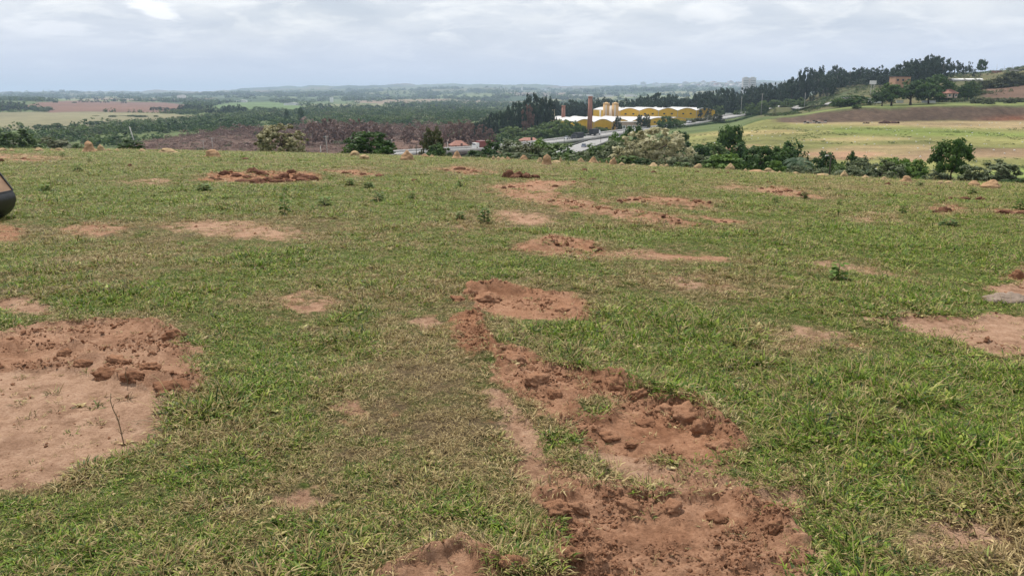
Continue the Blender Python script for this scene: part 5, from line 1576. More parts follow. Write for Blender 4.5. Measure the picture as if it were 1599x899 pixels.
# ------------------------------------------------------------------ clods of turned soil
CLOD_MESH = [clod_mesh('soil_clod', 600 + i, 4, .45, .8) for i in range(9)]
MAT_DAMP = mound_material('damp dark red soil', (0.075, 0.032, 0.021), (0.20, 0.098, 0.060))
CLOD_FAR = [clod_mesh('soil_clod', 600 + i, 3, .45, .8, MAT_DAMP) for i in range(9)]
HEAPG = 'clods of the long heap in the left field'
CLODS = [  # px, base, width, height px, label, group
    (350, 277, 13, 7, 'dark red clod at the left end of the long heap', HEAPG), (367, 278, 15, 7, 'flat red clod near the left end of the long heap', HEAPG), (394, 275, 19, 11, 'tallest dark clod on top of the long heap', HEAPG),
    (409, 277, 14, 8, 'dark clod right of the tallest one on the long heap', HEAPG), (388, 279, 14, 6, 'paler clod under the tallest one of the long heap', HEAPG), (402, 286, 20, 9, 'big dark clod at the front of the long heap', HEAPG),
    (418, 283, 14, 7, 'brown clod in the middle of the long heap', HEAPG), (431, 279, 13, 7, 'clod at the back of the middle of the long heap', HEAPG), (428, 286, 13, 6, 'small clod at the front of the middle of the long heap', HEAPG),
    (443, 278, 13, 7, 'dark clod right of the middle at the back of the long heap', HEAPG), (455, 276, 11, 8, 'small upright clod right of the middle of the long heap', HEAPG), (466, 279, 21, 10, 'large pale topped clod at the right of the long heap', HEAPG),
    (472, 284, 18, 8, 'clod under the large pale topped one of the long heap', HEAPG), (487, 283, 15, 10, 'dark clod at the right end of the long heap', HEAPG), (446, 285, 17, 7, 'wide red clod at the front right of the long heap', HEAPG), (330, 280, 8, 4, 'small outlying clod left of the long heap', HEAPG), (340, 282, 12, 5, 'flat clod at the left front of the long heap', HEAPG), (378, 284, 20, 6, 'flat pale clod at the front left of the long heap', HEAPG),
    (912, 268, 12, 6, 'dark clod on the grass behind the long scrape', None), (926, 282, 12, 6, 'dark clod at the right end of a thin turned strip', None), (905, 281, 14, 4, 'flat clod on a thin turned strip', None),
    (968, 315, 9, 7, 'dark clod on the scrape behind the long scrape', None), (1021, 271, 9, 6, 'dark reddish clod below the small mounds under the blossoming tree', None), (1077, 269, 7, 4, 'small dark clod left of the black clod', None), (1089, 270, 8, 5, 'black clod below the smooth domed mound', None), (1123, 272, 7, 4, 'small black clod below the lime bush', None),
    (1136, 272, 6, 5, 'upright dark clod below the large tan mound', None), (1107, 322, 10, 5, 'dark clod at the right end of the back scrape', None), (1090, 316, 10, 6, 'reddish clod on the right of the back scrape', None), (1115, 360, 6, 4, 'small dark clod right of the long scrape', None),
    (1201, 287, 9, 7, 'dark rooty clod over the brown scrape', None), (1190, 295, 6, 4, 'small dark clod on the brown scrape', None), (1388, 289, 10, 6, 'dark red clod before the reddish tufted mound', None), (1413, 290, 9, 4, 'flat black clod under the reddish tufted mound', None), (1431, 298, 14, 4, 'flat dark clod right of the reddish tufted mound', None),
    (1453, 305, 10, 5, 'dark red clod on the right far field', None), (1484, 313, 12, 6, 'dark red clod left end of the row of turned soil', 'row of turned clods at the right'), (1508, 312, 16, 7, 'long dark red clod in the row of turned soil', 'row of turned clods at the right'), (1531, 312, 15, 8, 'thick dark red clod at the right end of the row of turned soil', 'row of turned clods at the right'),
    (1457, 314, 8, 4, 'small clod before the row of turned soil', None), (1478, 332, 22, 12, 'heaped brown clod on the scrape of turned soil', None), (1462, 334, 16, 7, 'low brown clod left of the heaped brown clod', None), (1578, 337, 24, 7, 'broad dark clod at the right edge of the field', None), (1595, 336, 14, 7, 'dark clod at the very right edge of the field', None), (1560, 335, 12, 5, 'small dark clod left of the broad dark clod', None),
    (1590, 436, 24, 20, 'crumbled red clod cut by the right edge of the picture', None), (538, 272, 18, 5, 'reddish clod on the thin scrape right of the long heap', None), (568, 273, 14, 5, 'small reddish clod on the thin scrape right of the long heap', None), (592, 276, 14, 6, 'dark clod at the right end of the thin scrape', None),
    (718, 266, 18, 6, 'dark red clod on the scrape before the crest', None), (738, 269, 14, 4, 'flat red clod right on the scrape before the crest', None), (36, 249, 9, 4, 'dark clod on the brown strip at the left of the crest', None), (2, 254, 8, 9, 'dark red clod at the left edge behind the bucket', None), (58, 260, 7, 4, 'dark clod in the grass below the brown strip', None), (202, 260, 9, 5, 'dark clod in the left field near the crest', None), (380, 250, 16, 5, 'low dark clod on the grass near the crest', None), (645, 284, 11, 5, 'dark clod in the middle field left of the leafy weed', None), (672, 288, 12, 4, 'flat dark clod right of the clod in the middle field', None),
    # foreground
    (735, 462, 24, 18, 'dark clod at the left tip of the oval red patch', None), (716, 470, 26, 9, 'flat reddish clod left of the oval red patch', None), (762, 466, 44, 18, 'crumbly lump on the back edge of the oval red patch', None), (908, 503, 22, 12, 'pale clod at the right corner of the oval red patch', None), (880, 484, 30, 10, 'low lump on the right of the oval red patch', None),
    (964, 602, 40, 22, 'upright clod on the back lip of the dug red patch', None), (1000, 620, 34, 16, 'clod on the back lip right of the upright one', None), (1044, 640, 38, 18, 'dark clod in the middle of the raised lip', None), (1078, 650, 62, 34, 'largest dark sod clod at the right end of the raised lip', None), (1102, 672, 40, 30, 'steep clod under the largest sod clod', None), (1132, 698, 48, 20, 'flat rooty sod lying on the grass right of the dug patch', None), (1012, 655, 36, 12, 'low clod in the middle of the dug red patch', None),
    (800, 566, 46, 22, 'broken clod at the top of the dug red patch', None), (836, 604, 44, 18, 'dark clod on the left side of the dug red patch', None), (868, 618, 30, 14, 'small dark clod on the left of the dug red patch', None), (780, 552, 26, 14, 'small clod at the upper tip of the dug red patch', None), (950, 680, 38, 14, 'crumbly clod below the grass isle', None), (990, 692, 30, 12, 'small clod right below the grass isle', None), (905, 672, 32, 12, 'flat clod left below the grass isle', None),
    (266, 612, 66, 22, 'long dark clod at the right end of the churned soil', None), (205, 598, 44, 18, 'clod in the middle of the churned soil', None), (165, 588, 42, 18, 'clod at the front edge of the churned soil', None), (128, 574, 34, 14, 'small clod at the left of the churned ridge', None), (100, 558, 24, 12, 'pale hard clod lying left of the churned ridge', None), (232, 582, 36, 16, 'dark clod at the back of the churned ridge', None), (270, 528, 34, 16, 'crumbled clod at the back right of the churned soil', None), (180, 572, 34, 14, 'dark clod on the crest of the churned ridge', None),
    (806, 896, 54, 26, 'rounded clod at the bottom edge of the picture', None), (870, 812, 44, 22, 'clod on the left of the bottom churned patch', None), (905, 800, 40, 20, 'clod at the back left of the bottom churned patch', None), (986, 796, 46, 20, 'clod at the back of the bottom churned patch', None), (1050, 800, 36, 18, 'small clod at the back right of the bottom churned patch', None), (930, 860, 34, 18, 'small clod in the middle of the bottom churned patch', None), (1215, 830, 36, 24, 'clod on the right edge of the bottom churned patch', None), (890, 884, 40, 22, 'clod at the lower left of the bottom churned patch', None), (1120, 806, 40, 16, 'low clod on the right back of the bottom churned patch', None), (1150, 850, 36, 16, 'low clod on the right of the bottom churned patch', None)]
CR = np.random.default_rng(91)
for i, (px, yb, w, hp, lab, grp) in enumerate(CLODS):
    X, Y = ground_at(px, yb); z = float(field([X], [Y])[0][0])
    W = w / 1274 * Y * (1.3 if grp == HEAPG else 1); H = hp / 1250 * Y * (1.45 if grp == HEAPG else 1.25)
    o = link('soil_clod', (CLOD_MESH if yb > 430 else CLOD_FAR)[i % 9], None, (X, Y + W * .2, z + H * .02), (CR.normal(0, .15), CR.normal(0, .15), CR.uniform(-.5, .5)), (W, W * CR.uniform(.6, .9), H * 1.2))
    tag(o, lab, 'clod', grp or 'clods of turned soil')
rs_ = np.random.default_rng(44)
for line, n_, lab in (([(775, 296), (820, 290), (900, 290)], 9, 'small dark clod on the left head of the long scrape'), ([(830, 312), (900, 322), (960, 332), (1040, 346), (1088, 354)], 12, 'small dark clod along the lower edge of the long scrape'),
                      ([(950, 316), (1000, 312), (1080, 318)], 9, 'small dark clod along the back scrape'), ([(1185, 300), (1230, 300), (1268, 308)], 9, 'small dark clod on the brown scrape at the right'),
                      ([(1110, 346), (1165, 351)], 4, 'small dark clod on the thin scrape end'), ([(690, 266), (770, 271)], 7, 'small dark clod on the red scrape before the crest'), ([(815, 392), (880, 384), (940, 396)], 3, 'small red clod on the red mound in the middle distance')):
    L_ = np.array(line, float)
    for i in range(n_):
        t = rs_.uniform(0, len(L_) - 1.001); k = int(t); p = L_[k] + (L_[k + 1] - L_[k]) * (t - k)
        X, Y = ground_at(p[0] + rs_.normal(0, 3), p[1] + rs_.normal(0, 1.2)); W = rs_.uniform(5, 11) / 1274 * Y
        o = link('soil_clod', CLOD_FAR[i % 9], None, (X, Y, float(field([X], [Y])[0][0]) + .01), (0, 0, rs_.uniform(0, 6)), (W, W * .7, W * rs_.uniform(.35, .7)))
        tag(o, lab, 'clod', 'small clods on the scrapes')
X, Y = ground_at(1580, 472); W = 74 / 1274 * Y
me = clod_mesh('earth_lump', 77, 4, .35, .8, mound_material('grey crusted earth', (0.20, 0.150, 0.118), (0.33, 0.260, 0.205)))
tag(link('earth_lump', me, None, (X, Y + W * .2, float(field([X], [Y])[0][0])), (0, 0, .2), (W, W * .7, W * .42)), 'grey crusted lump of earth at the right edge of the field', 'clod')
# heap with roots
X, Y = ground_at(808, 278); z = float(field([X], [Y])[0][0])
hp = thing('root_heap', 'dark red heap of roots and soil at the left of the long scrape', 'heap', (X, Y, z))
for i, (dx, dy, s, hh) in enumerate(((-.22, 0, .30, .34), (.02, .05, .34, .30), (.22, -.05, .30, .22), (.42, .0, .26, .14), (-.05, -.12, .3, .16))):
    link('clod', CLOD_FAR[i], hp, (dx, dy, .03), (0, 0, i), (s, s * .8, hh))
mb = MB()
for i in range(9):
    a = CR.uniform(0, 6.28); x, y = CR.uniform(-.3, .25), CR.uniform(-.1, .1)
    mb.tube([(x, y, .1), (x + .08 * math.cos(a), y + .08 * math.sin(a), .2), (x + .14 * math.cos(a), y + .14 * math.sin(a), .22 + CR.uniform(-.08, .08))], [.009, .007, .003], 4)
mb.build('roots', MAT_SOIL, hp)

# ------------------------------------------------------------------ weeds
MAT_STEM = plain('dry stem', (0.17, 0.12, 0.07), .9, .2, 20)


def weed_mesh(seed, kind):
    rng = np.random.default_rng(seed); V, Fq, tone = [], [], []
    n = 46 if kind == 'tall' else 34
    for i in range(n):
        t = (i / n) ** .8 * .92 + .05; a = i * 2.4 + rng.uniform(-.4, .4)
        el = rng.uniform(-.35, .55); L = rng.uniform(.24, .42) * (1.15 - .55 * t); wv = L * .34
        r0 = rng.uniform(0, .10)
        p = np.array([r0 * math.cos(a), r0 * math.sin(a), t]); d = np.array([math.cos(a) * math.cos(el), math.sin(a) * math.cos(el), math.sin(el) * .8]); s = np.array([-math.sin(a), math.cos(a), rng.normal(0, .3)])
        b = len(V); V += [p, p + d * L * .5 + s * wv, p + d * L + np.array([0, 0, -L * .25]), p + d * L * .5 - s * wv]; Fq.append((b, b + 1, b + 2, b + 3)); tone += [rng.uniform(0, 1) * .6 + .4 * t] * 4
    return mesh_np('foliage', np.array(V), np.array(Fq), False, dict(tone=np.array(tone)), [FM[('bright', 'bright', 'mid')[seed % 3]]])


WEEDS = [(445, 336, 304, 17, 'tall leafy weed standing alone in the left middle field'), (757, 349, 324, 18, 'dark leafy weed left of the greyish bare patch'), (507, 323, 308, 22, 'two stemmed low weed right of the tall leafy weed'), (546, 290, 279, 13, 'pale topped weed below the thin scrape'), (592, 314, 299, 18, 'pale flowered weed in the middle field'), (643, 311, 299, 13, 'small dark weed right of the pale flowered weed'),
         (719, 292, 280, 10, 'slim weed left of the long scrape'), (718, 343, 330, 14, 'pale leaved weed left of the dark leafy weed'), (1308, 436, 407, 28, 'brown leafy weed in the right field'), (1409, 334, 320, 9, 'slim pale weed right of the flat sandy scrape'), (98, 246, 237, 7, 'small upright weed on the brown strip at the left'), (72, 299, 288, 17, 'low leafy weed in the left field beside a dry stalk'), (122, 268, 256, 13, 'brown leafy weed near the left crest'), (319, 298, 287, 20, 'low dark weed below the long heap of clods'), (446, 300, 291, 8, 'small weed below the front of the long heap of clods'), (576, 294, 283, 16, 'round low weed in the middle field'),
         (887, 259, 250, 5, 'small dark upright weed beside the low flat mound'), (1065, 289, 280, 6, 'thin pale weed on the far field below the lime bush'), (1310, 320, 311, 8, 'small weed in the right far field'), (1255, 311, 300, 12, 'low weed at the end of the brown scrape'), (1437, 291, 283, 13, 'weed behind the flat dark clod at the right'), (1518, 303, 292, 10, 'weed in the right far field before the domed mound'), (1483, 353, 342, 26, 'wide low weed below the heaped brown clod'), (1592, 328, 312, 14, 'dry weed at the right edge of the field'), (140, 254, 244, 6, 'thin weed under the tall orange brown mound'), (1399, 262, 256, 4, 'tiny weed on the crest at the right'), (1210, 318, 306, 10, 'weed left of the brown scrape at the right')]
WM = [(weed_mesh(700 + i, 'tall' if i % 2 else 'low')) for i in range(6)]
_sm = MB().tube([(0, 0, -.05), (.02, .01, .45), (0, .02, .95)], [.03, .022, .008], 6).mesh('stem', MAT_STEM, True)
for i, (px, yb, yt, w, lab) in enumerate(WEEDS):
    X, Y = ground_at(px, yb); z = float(field([X], [Y])[0][0])
    H = max(Y * (q_of(yb) - q_of(yt)), .08) * 1.05; W = max(w / 1274 * Y * 1.9, H * .5)
    r = thing('weed', lab, 'weed', (X, Y, z), i * 1.3, 'weeds standing in the field', (W, W, H))
    link('stem', _sm, r); link('foliage', WM[i % 6], r)


def stalk(px, yb, yt, label, lean=.06):
    X, Y = ground_at(px, yb); z = float(field([X], [Y])[0][0]); H = Y * (q_of(yb) - q_of(yt)) / 1.0
    rng = np.random.default_rng(int(px)); mb = MB()
    pts = [(-lean * H * t * (1 + .4 * math.sin(t * 9)), .01 * math.sin(t * 7), H * t - .01) for t in np.linspace(0, 1, 9)]
    mb.tube(pts, [.0022 * (1 - .7 * t) + .0010 for t in np.linspace(0, 1, 9)], 6)
    r = thing('dry_stalk', label, 'stalk', (X, Y, z)); mb.build('stem', MAT_STEM, r, True)
    for k in range(9):
        t = rng.uniform(.25, .95); i = int(t * 8); a = rng.uniform(0, 6.28); L = H * rng.uniform(.05, .12)
        p = pts[i]; MB().tube([p, (p[0] + L * math.cos(a) * .6, p[1] + L * math.sin(a) * .6, p[2] + L)], [.0016, .0008], 4).build('twig', MAT_STEM, r)
stalk(193, 690, 604, 'thin dry stalk standing in the smooth sandy patch', .11)
stalk(198, 600, 568, 'short pale dry stalk in the churned soil', -.05)
stalk(80, 300, 262, 'tall thin dry stalk beside a low weed in the left field', -.05)

# ------------------------------------------------------------------ digger bucket at the left edge
MAT_STEEL = plain('worn dark steel', (0.045, 0.043, 0.042), .42, .35, 4, .5, .6)
MAT_DUSTY = plain('dusty tan paint', (0.30, 0.185, 0.115), .75, .25, 5)
X0, Y0 = ground_at(24, 346); X0 = X0 * (Y0 + .43) / Y0 + .075; z0 = float(field([X0], [Y0 + .3])[0][0])
bk = thing('digger_bucket', 'dark steel digger bucket with tan dusty upper plate at the left edge', 'digger bucket', (X0, Y0 + .05, z0 - .03), R(4), None, (1.18, 1, 1.2))
arc = [(-.62, .02), (-.45, .0), (-.30, .0), (-.17, .035), (-.075, .10), (-.02, .18), (0, .26), (-.012, .315), (-.03, .345)]
arc = [tuple(p) for p in smooth_path(np.array([(a, b, 0.0) for a, b in arc]), 40)[:, :2]]
inn = [(a * .94 - .025, b * .94 + .02) for a, b in arc]
wd = .38
MB().prism(arc + inn[::-1], 0, wd).build('shell', MAT_STEEL, bk)
side = arc + [(-.62, .345)]
for y in (-.018, wd): MB().prism(side, y, y + .018).build('side_plate', MAT_STEEL, bk)
MB().prism([(-.028, .35), (-.20, .62), (-.62, 1.0), (-.62, .35)], -.015, wd + .015).build('upper_plate', MAT_DUSTY, bk)
MB().prism([(-.020, .342), (-.62, .342), (-.62, .352), (-.024, .352)], -.024, wd + .024).build('seam_rib', MAT_STEEL, bk)
for y0_ in (-.028, wd): MB().prism([(-.016, .352), (-.186, .626), (-.205, .612), (-.036, .345)], y0_, y0_ + .028).build('edge_rib', MAT_STEEL, bk)
for k in range(4): MB().box((-.70, .1 + k * .18, .02), (.18, .07, .05), 0, .6).build('tooth', MAT_STEEL, bk)
MB().tube([(-.21, -.03, .325), (-.21, wd + .03, .325)], .025, 12).build('pin', MAT_STEEL, bk)
MB().prism([(-.35, .75), (-.25, .85), (-1.6, 2.3), (-1.9, 2.1)], wd * .3, wd * .7).build('digger_arm', MAT_DUSTY, bk)
MB().tube([(-.5, wd * .5, .95), (-1.4, wd * .5, 2.2)], .05, 10).build('ram', MAT_STEEL, bk)

# ------------------------------------------------------------------ poles
MAT_POLE = plain('pale concrete pole', (0.42, 0.40, 0.37), .9, .1, 3)
MAT_WOODP = plain('dark wooden post', (0.055, 0.045, 0.036), .9, .25, 6)


def pole(px, ytop, Yd, label, dark=False, arm=0.0, lamp=False, lean=0.0, rad=.13, cat='pole', name='utility_pole', py=None):
    X = s_of(px, ytop + 10) * Yd; zg = lz(X, Yd) if Yd > 66 else float(field([X], [Yd])[0][0])
    h = CAMH - Yd * q_of(ytop) - zg; m = MAT_WOODP if dark else MAT_POLE
    r = thing(name, label, cat, (X, Yd, zg))
    MB().tube([(0, 0, -.3), (-lean * h, 0, h)], [rad, rad * .7], 8).build('post', m, r, True)
    if arm:
        MB().box((-lean * h, 0, h * .96), (arm, .12, .14)).build('crossarm', m, r)
        for k in (-.42, 0, .42): MB().tube([(-lean * h + arm * k, 0, h * .965), (-lean * h + arm * k, 0, h * .965 + .3)], .05, 6).build('insulator', MAT_CONC, r)
    if lamp:
        MB().tube([(0, 0, h * .98), (-.12, 0, h)], .012, 6).build('bracket', m, r)
        MB().box((-.17, 0, h), (.15, .08, .045), 0, .8).build('lamp_head', MAT_CONC, r)
    return r
pole(3, 205, 160, 'leaning pale pole before the leafy tree at the left edge', lean=.14, rad=.13)
pole(213, 198, 330, 'leaning pale pole behind the dark bush on the crest', lean=.22, rad=.28)
pole(318, 220, 360, 'short pale pole with a crossarm, left one of the pair over the reddish mound', arm=2.2, rad=.11)
pole(331.5, 215, 350, 'taller pale pole with a crossarm over the wide reddish mound', arm=2.6, rad=.14)
pole(511, 212, 300, 'pale pole with a crossarm before the bare brown trees', arm=2.2, lean=.05, rad=.13)
pole(501, 228, 250, 'short white post left of the pole before the bare brown trees', rad=.16)
pole(614, 217, 260, 'slim leaning pole right of the dense dark tree', lean=.05, rad=.09)
pole(650, 223, 62, 'thin dark post right of the large pointed mound', True, rad=.025, cat='post', name='post')
pole(699, 222, 200, 'thin pole beside the house with the red roof', rad=.09)
pole(1297, 243, 34, 'dark post with a small lamp at the right of the crest', True, lamp=True, rad=.038, cat='lamp post', name='lamp_post')
pole(881, 214, 372, 'dark lamp pole between the carriageways left of the dark truck', True, rad=.11)
pole(938, 212, 385, 'dark lamp pole beside the slip road', True, rad=.10)
pole(1158, 151, 560, 'tall thin pole on the slope right of the long shed', rad=.14)
pole(1190, 146, 560, 'pole with a crossarm under the dark wood', arm=2.5, rad=.14)
pole(1257, 145, 520, 'pale pole on the slope below the ridge eucalyptus', rad=.14)
pole(1105, 180, 520, 'short thin post beside the highway hedge', rad=.12)

# ------------------------------------------------------------------ factory
def metal_roof():
    n = NT('pale sheet roof'); P = n.pos()
    w = n.n('ShaderNodeTexWave', i_Scale=1.2, i_Distortion=0.4); n.set(w.inputs['Vector'], P)
    f = n.noise(.12, 5, .6, P)
    c = n.ramp(f, [(.3, (0.40, 0.385, 0.37)), (.7, (0.54, 0.52, 0.505))])
    return n.surface(c, .65, n.bump(w.outputs[0], .3, .05), .3)


MAT_ROOF = metal_roof()
MAT_YEL = plain('ochre yellow sheet wall', (0.66, 0.385, 0.030), .75, .12, .3)
MAT_WHITE = plain('white paint', (0.72, 0.71, 0.69), .8, .08, .5)
MAT_PINK = plain('pinkish plaster', (0.50, 0.36, 0.29), .9, .12, .5)
MAT_DARKG = plain('dark window glass', (0.035, 0.045, 0.055), .2, .2, .5, .5)
MAT_TILE = plain('red roof tile', (0.27, 0.130, 0.095), .9, .2, 2)
MAT_ORANGE = plain('orange plaster', (0.40, 0.235, 0.150), .9, .1, .5)


def shed(label, A, Bp, depth, nb, wallh, rise, zb, doors=()):
    """A row of arched bays along A-B, running back by depth."""
    A, Bp = np.array(A, float), np.array(Bp, float)
    d = Bp - A; L = float(np.hypot(*d)); ang = math.atan2(d[1], d[0])
    root = thing('factory_shed', label, 'factory', (A[0], A[1], zb), ang)
    bw = L / nb; K = 12
    def arc(k0, lift=0.0, n0=0, n1=K): return [(k0 * bw + bw * i / K, wallh + rise * (math.sin(math.pi * i / K) ** 1.1) + lift) for i in range(n0, n1 + 1)]
    for k in range(nb):
        g = arc(k)
        MB().prism([(k * bw, 0)] + g + [((k + 1) * bw, 0)], .3, .6).build('gable_wall', MAT_YEL, root)
        for j in (.3, .7): MB().box((k * bw + bw * j, .26, wallh * .62), (1.6, .12, 1.0)).build('window', MAT_DARKG, root)
        MB().box((k * bw, .2, wallh / 2), (.25, .25, wallh)).build('downpipe', MAT_CONC, root)
        up = arc(k, .25)
        MB().prism(g + up[::-1], 0, depth).build('roof', MAT_ROOF, root)
    MB().box((.15, depth / 2, wallh / 2), (.3, depth - 1, wallh)).build('side_wall', MAT_YEL, root)
    MB().box((L - .15, depth / 2, wallh / 2), (.3, depth - 1, wallh)).build('side_wall', MAT_YEL, root)
    MB().box((L / 2, depth - .3, wallh / 2), (L - 1, .3, wallh)).build('back_wall', MAT_YEL, root)
    for x, w, h, zz, m, nm in doors:
        MB().box((x, .22, zz + h / 2), (w, .2, h)).build(nm, m, root)
    return root


def hit(px, py, y0, y1):
    """The first ground that shows at a pixel, looking beyond y0."""
    Ys = np.exp(np.linspace(math.log(y0), math.log(y1), 400)); Xs = s_of(px, py) * Ys; g = land(Xs, Ys)
    k = np.where(g >= CAMH - Ys * q_of(py))[0]
    k = int(k[0]) if len(k) else int(np.argmin(CAMH - Ys * q_of(py) - g))
    return float(Xs[k]), float(Ys[k]), float(g[k])


def at(px, py, Yd): return (s_of(px, py) * Yd, Yd, CAMH - Yd * q_of(py))
a, b = at(899, 191.5, 505), at(1012, 188, 512)
shed('near factory shed with ochre yellow arched gables and white roof', a[:2], b[:2], 78, 4, 9.5, 1.9, a[2] - 9.5, [(14, 5, 4, 0, MAT_WHITE, 'door'), (30, 5, 4, 0, MAT_WHITE, 'door')])
a, b = at(968, 173.6, 604), at(1117, 171.5, 622)
shed('far factory shed with five ochre yellow arched gables and white roof', a[:2], b[:2], 60, 5, 5.6, 1.9, a[2] - 5.6, [(88, 5, 3, .8, MAT_WHITE, 'door'), (96, 5, 3, .8, MAT_WHITE, 'door')])
a, b = at(1014, 187.2, 562), at(1072, 183, 578)
shed('low link shed with white roof between the two yellow sheds', a[:2], b[:2], 45, 2, 4.6, 1.2, a[2] - 4.6)
X, Y, Z = at(983, 191, 505)
r = thing('brick_building', 'pinkish low building with white windows before the yellow sheds', 'building', (X, Y, Z - 7), .25)
MB().box((0, 0, 3.6), (15, 8, 7.2)).build('wall', MAT_PINK, r)
MB().box((0, 0, 7.32), (15.6, 8.6, .24)).build('roof', MAT_ROOF, r)
for k in range(4):
    w_ = MB().box((-5.2 + k * 3.2, -4.05, 4.2), (2.2, .16, 2.2)).build('window', MAT_WHITE, r)
    MB().box((-5.2 + k * 3.2, -4.16, 4.2), (.9, .06, 1.6)).build('pane', MAT_DARKG, w_)


def brick_stack():
    n = NT('brick chimney'); P = n.obj()
    f = n.noise(1.5, 5, .6, P); b = n.n('ShaderNodeTexBrick', i_Scale=2.0); n.set(b.inputs['Vector'], P)
    b.inputs['Color1'].default_value = (0.35, 0.160, 0.110, 1); b.inputs['Color2'].default_value = (0.41, 0.200, 0.140, 1); b.inputs['Mortar'].default_value = (0.22, 0.12, 0.1, 1)
    return n.surface(n.mix(b.outputs[0], (0.28, 0.130, 0.095), n.ramp(f, [(.4, 0), (.7, .7)])), .95)


MAT_BRICK = brick_stack()


def chimney(px, ytop, ybase, w, Yd, label, mat):
    X, Y, Z = at(px, ytop, Yd); H = Z - lz(X, Yd) + .5; r0 = w / 1274 * Yd / 2
    r = thing('chimney', label, 'chimney', (X, Y, Z - H))
    MB().tube([(0, 0, 0), (0, 0, H * .5), (0, 0, H - .8)], [r0 * 1.25, r0 * 1.05, r0 * .9], 18).build('stack', mat, r, True)
    MB().tube([(0, 0, H - .8), (0, 0, H - .3), (0, 0, H)], [r0 * 1.0, r0 * 1.05, r0 * .95], 18).build('cap', mat, r, True)
    MB().tube([(0, 0, -.2), (0, 0, 1.2)], [r0 * 1.5, r0 * 1.45], 18).build('base', mat, r, True)
chimney(922, 150.5, 210, 7.0, 478, 'near tall brick chimney in front of the yellow gable', MAT_BRICK)
chimney(880, 165, 187, 6.0, 560, 'farther brick chimney left of the silos', MAT_BRICK)
chimney(864.5, 171.5, 187, 4.2, 560, 'slim pale yellow chimney at the left of the factory', plain('pale yellow concrete', (0.50, 0.44, 0.28), .9, .1, .5))


def silo_paint():
    n = NT('striped silo paint'); P = n.obj()
    w = n.n('ShaderNodeTexWave', i_Scale=.55, i_Distortion=1.0, wave_type='BANDS', bands_direction='X'); n.set(w.inputs['Vector'], P)
    f = n.noise(1.0, 5, .6, P)
    c = n.ramp(w.outputs[0], [(.3, (0.46, 0.26, 0.07)), (.7, (0.56, 0.38, 0.20))])
    return n.surface(n.mix(c, (0.40, 0.25, 0.12), n.ramp(f, [(.4, 0), (.7, .5)])), .8)


MAT_SILO = silo_paint()
for px, lab in ((947, 'left ochre silo behind the near shed roof'), (961, 'right ochre silo behind the near shed roof')):
    X, Y, Z = at(px, 162, 600); H = 22; r0 = 10.4 / 1274 * 600 / 2
    r = thing('silo', lab, 'silo', (X, Y, Z - H))
    MB().tube([(0, 0, 0), (0, 0, H - .4)], r0, 24).build('tank', MAT_SILO, r, True)
    MB().tube([(0, 0, H - .4), (0, 0, H), (0, 0, H + 1.0)], [r0 * 1.04, r0 * 1.0, r0 * .25], 24).build('lid', MAT_SILO, r, True)
    for k in range(10):
        a_ = k * .628; MB().tube([(r0 * math.cos(a_), r0 * math.sin(a_), H - .3), (r0 * math.cos(a_), r0 * math.sin(a_), H + .9)], .06, 4).build('rail_post', MAT_WHITE, r)
    MB().box((-r0 * .2, -r0 - .12, H / 2), (.6, .2, H - 2)).build('ladder', MAT_WHITE, r)
for px, yt, w, Yd, lab in ((954, 166, 3.6, 606, 'slim white tank between the two ochre silos'), (937.5, 172, 2.4, 600, 'thin white vent tower left of the silos')):
    X, Y, Z = at(px, yt, Yd); H = Z - lz(X, Yd); r0 = w / 1274 * Yd / 2
    r = thing('white_tank', lab, 'tank', (X, Y, Z - H)); MB().tube([(0, 0, 0), (0, 0, H)], r0, 14).build('body', MAT_WHITE, r, True)
    MB().tube([(0, 0, H), (0, 0, H + .6)], [r0, r0 * .3], 14).build('lid', MAT_WHITE, r, True)


# ------------------------------------------------------------------ houses and far buildings
def house(px, ybase, Yd, w, d, h, roofh, label, wall, roof, rz=0.0, name='house', sink=0.0, hip=.5):
    X, Y, Z = at(px, ybase, Yd)
    r = thing(name, label, 'house', (X, Y, Z - sink), rz)
    MB().box((0, 0, h / 2), (w, d, h)).build('wall', wall, r)
    e = .5; x, y = w / 2 + e, d / 2 + e; k = x * hip
    rf = MB().add([(-x, -y, h), (x, -y, h), (x, y, h), (-x, y, h), (-k, 0, h + roofh), (k, 0, h + roofh), (-x, -y, h - .15), (x, -y, h - .15), (x, y, h - .15), (-x, y, h - .15)],
                  [(0, 1, 5, 4), (1, 2, 5), (2, 3, 4, 5), (3, 0, 4), (9, 8, 7, 6), (0, 6, 7, 1), (1, 7, 8, 2), (2, 8, 9, 3), (3, 9, 6, 0)]).build('roof', roof, r)
    MB().box((w * .1, -d / 2 - .03, 1.0), (.9, .1, 2.0)).build('door', MAT_WOODP, r)
    for k in (-.3, .34):
        ww = MB().box((w * k, -d / 2 - .03, h * .55), (1.3, .1, 1.1)).build('window', MAT_WHITE, r)
        MB().box((w * k, -d / 2 - .10, h * .55), (1.0, .05, .85)).build('pane', MAT_DARKG, ww)
    return r
house(716, 231, 352, 6.5, 6, 1.2, 2.0, 'small house with a red tiled roof behind the bridge', MAT_PINK, MAT_TILE, .3, hip=.35)
house(826, 221, 392, 8.5, 6, .6, 1.3, 'low pinkish tiled roof behind the roadside thicket', MAT_PINK, MAT_TILE, .1, hip=.5)
house(1481, 152, 402, 5.6, 5, 2.2, 2.0, 'tiled house with pale walls right of the terrace trees', MAT_PINK, MAT_TILE, .25, hip=.3, sink=.3)
X, Y, Z = at(1404.5, 132, 525)
r = thing('orange_building', 'flat topped orange building on the ridge before the eucalyptus', 'building', (X, Y, Z - 2), .05)
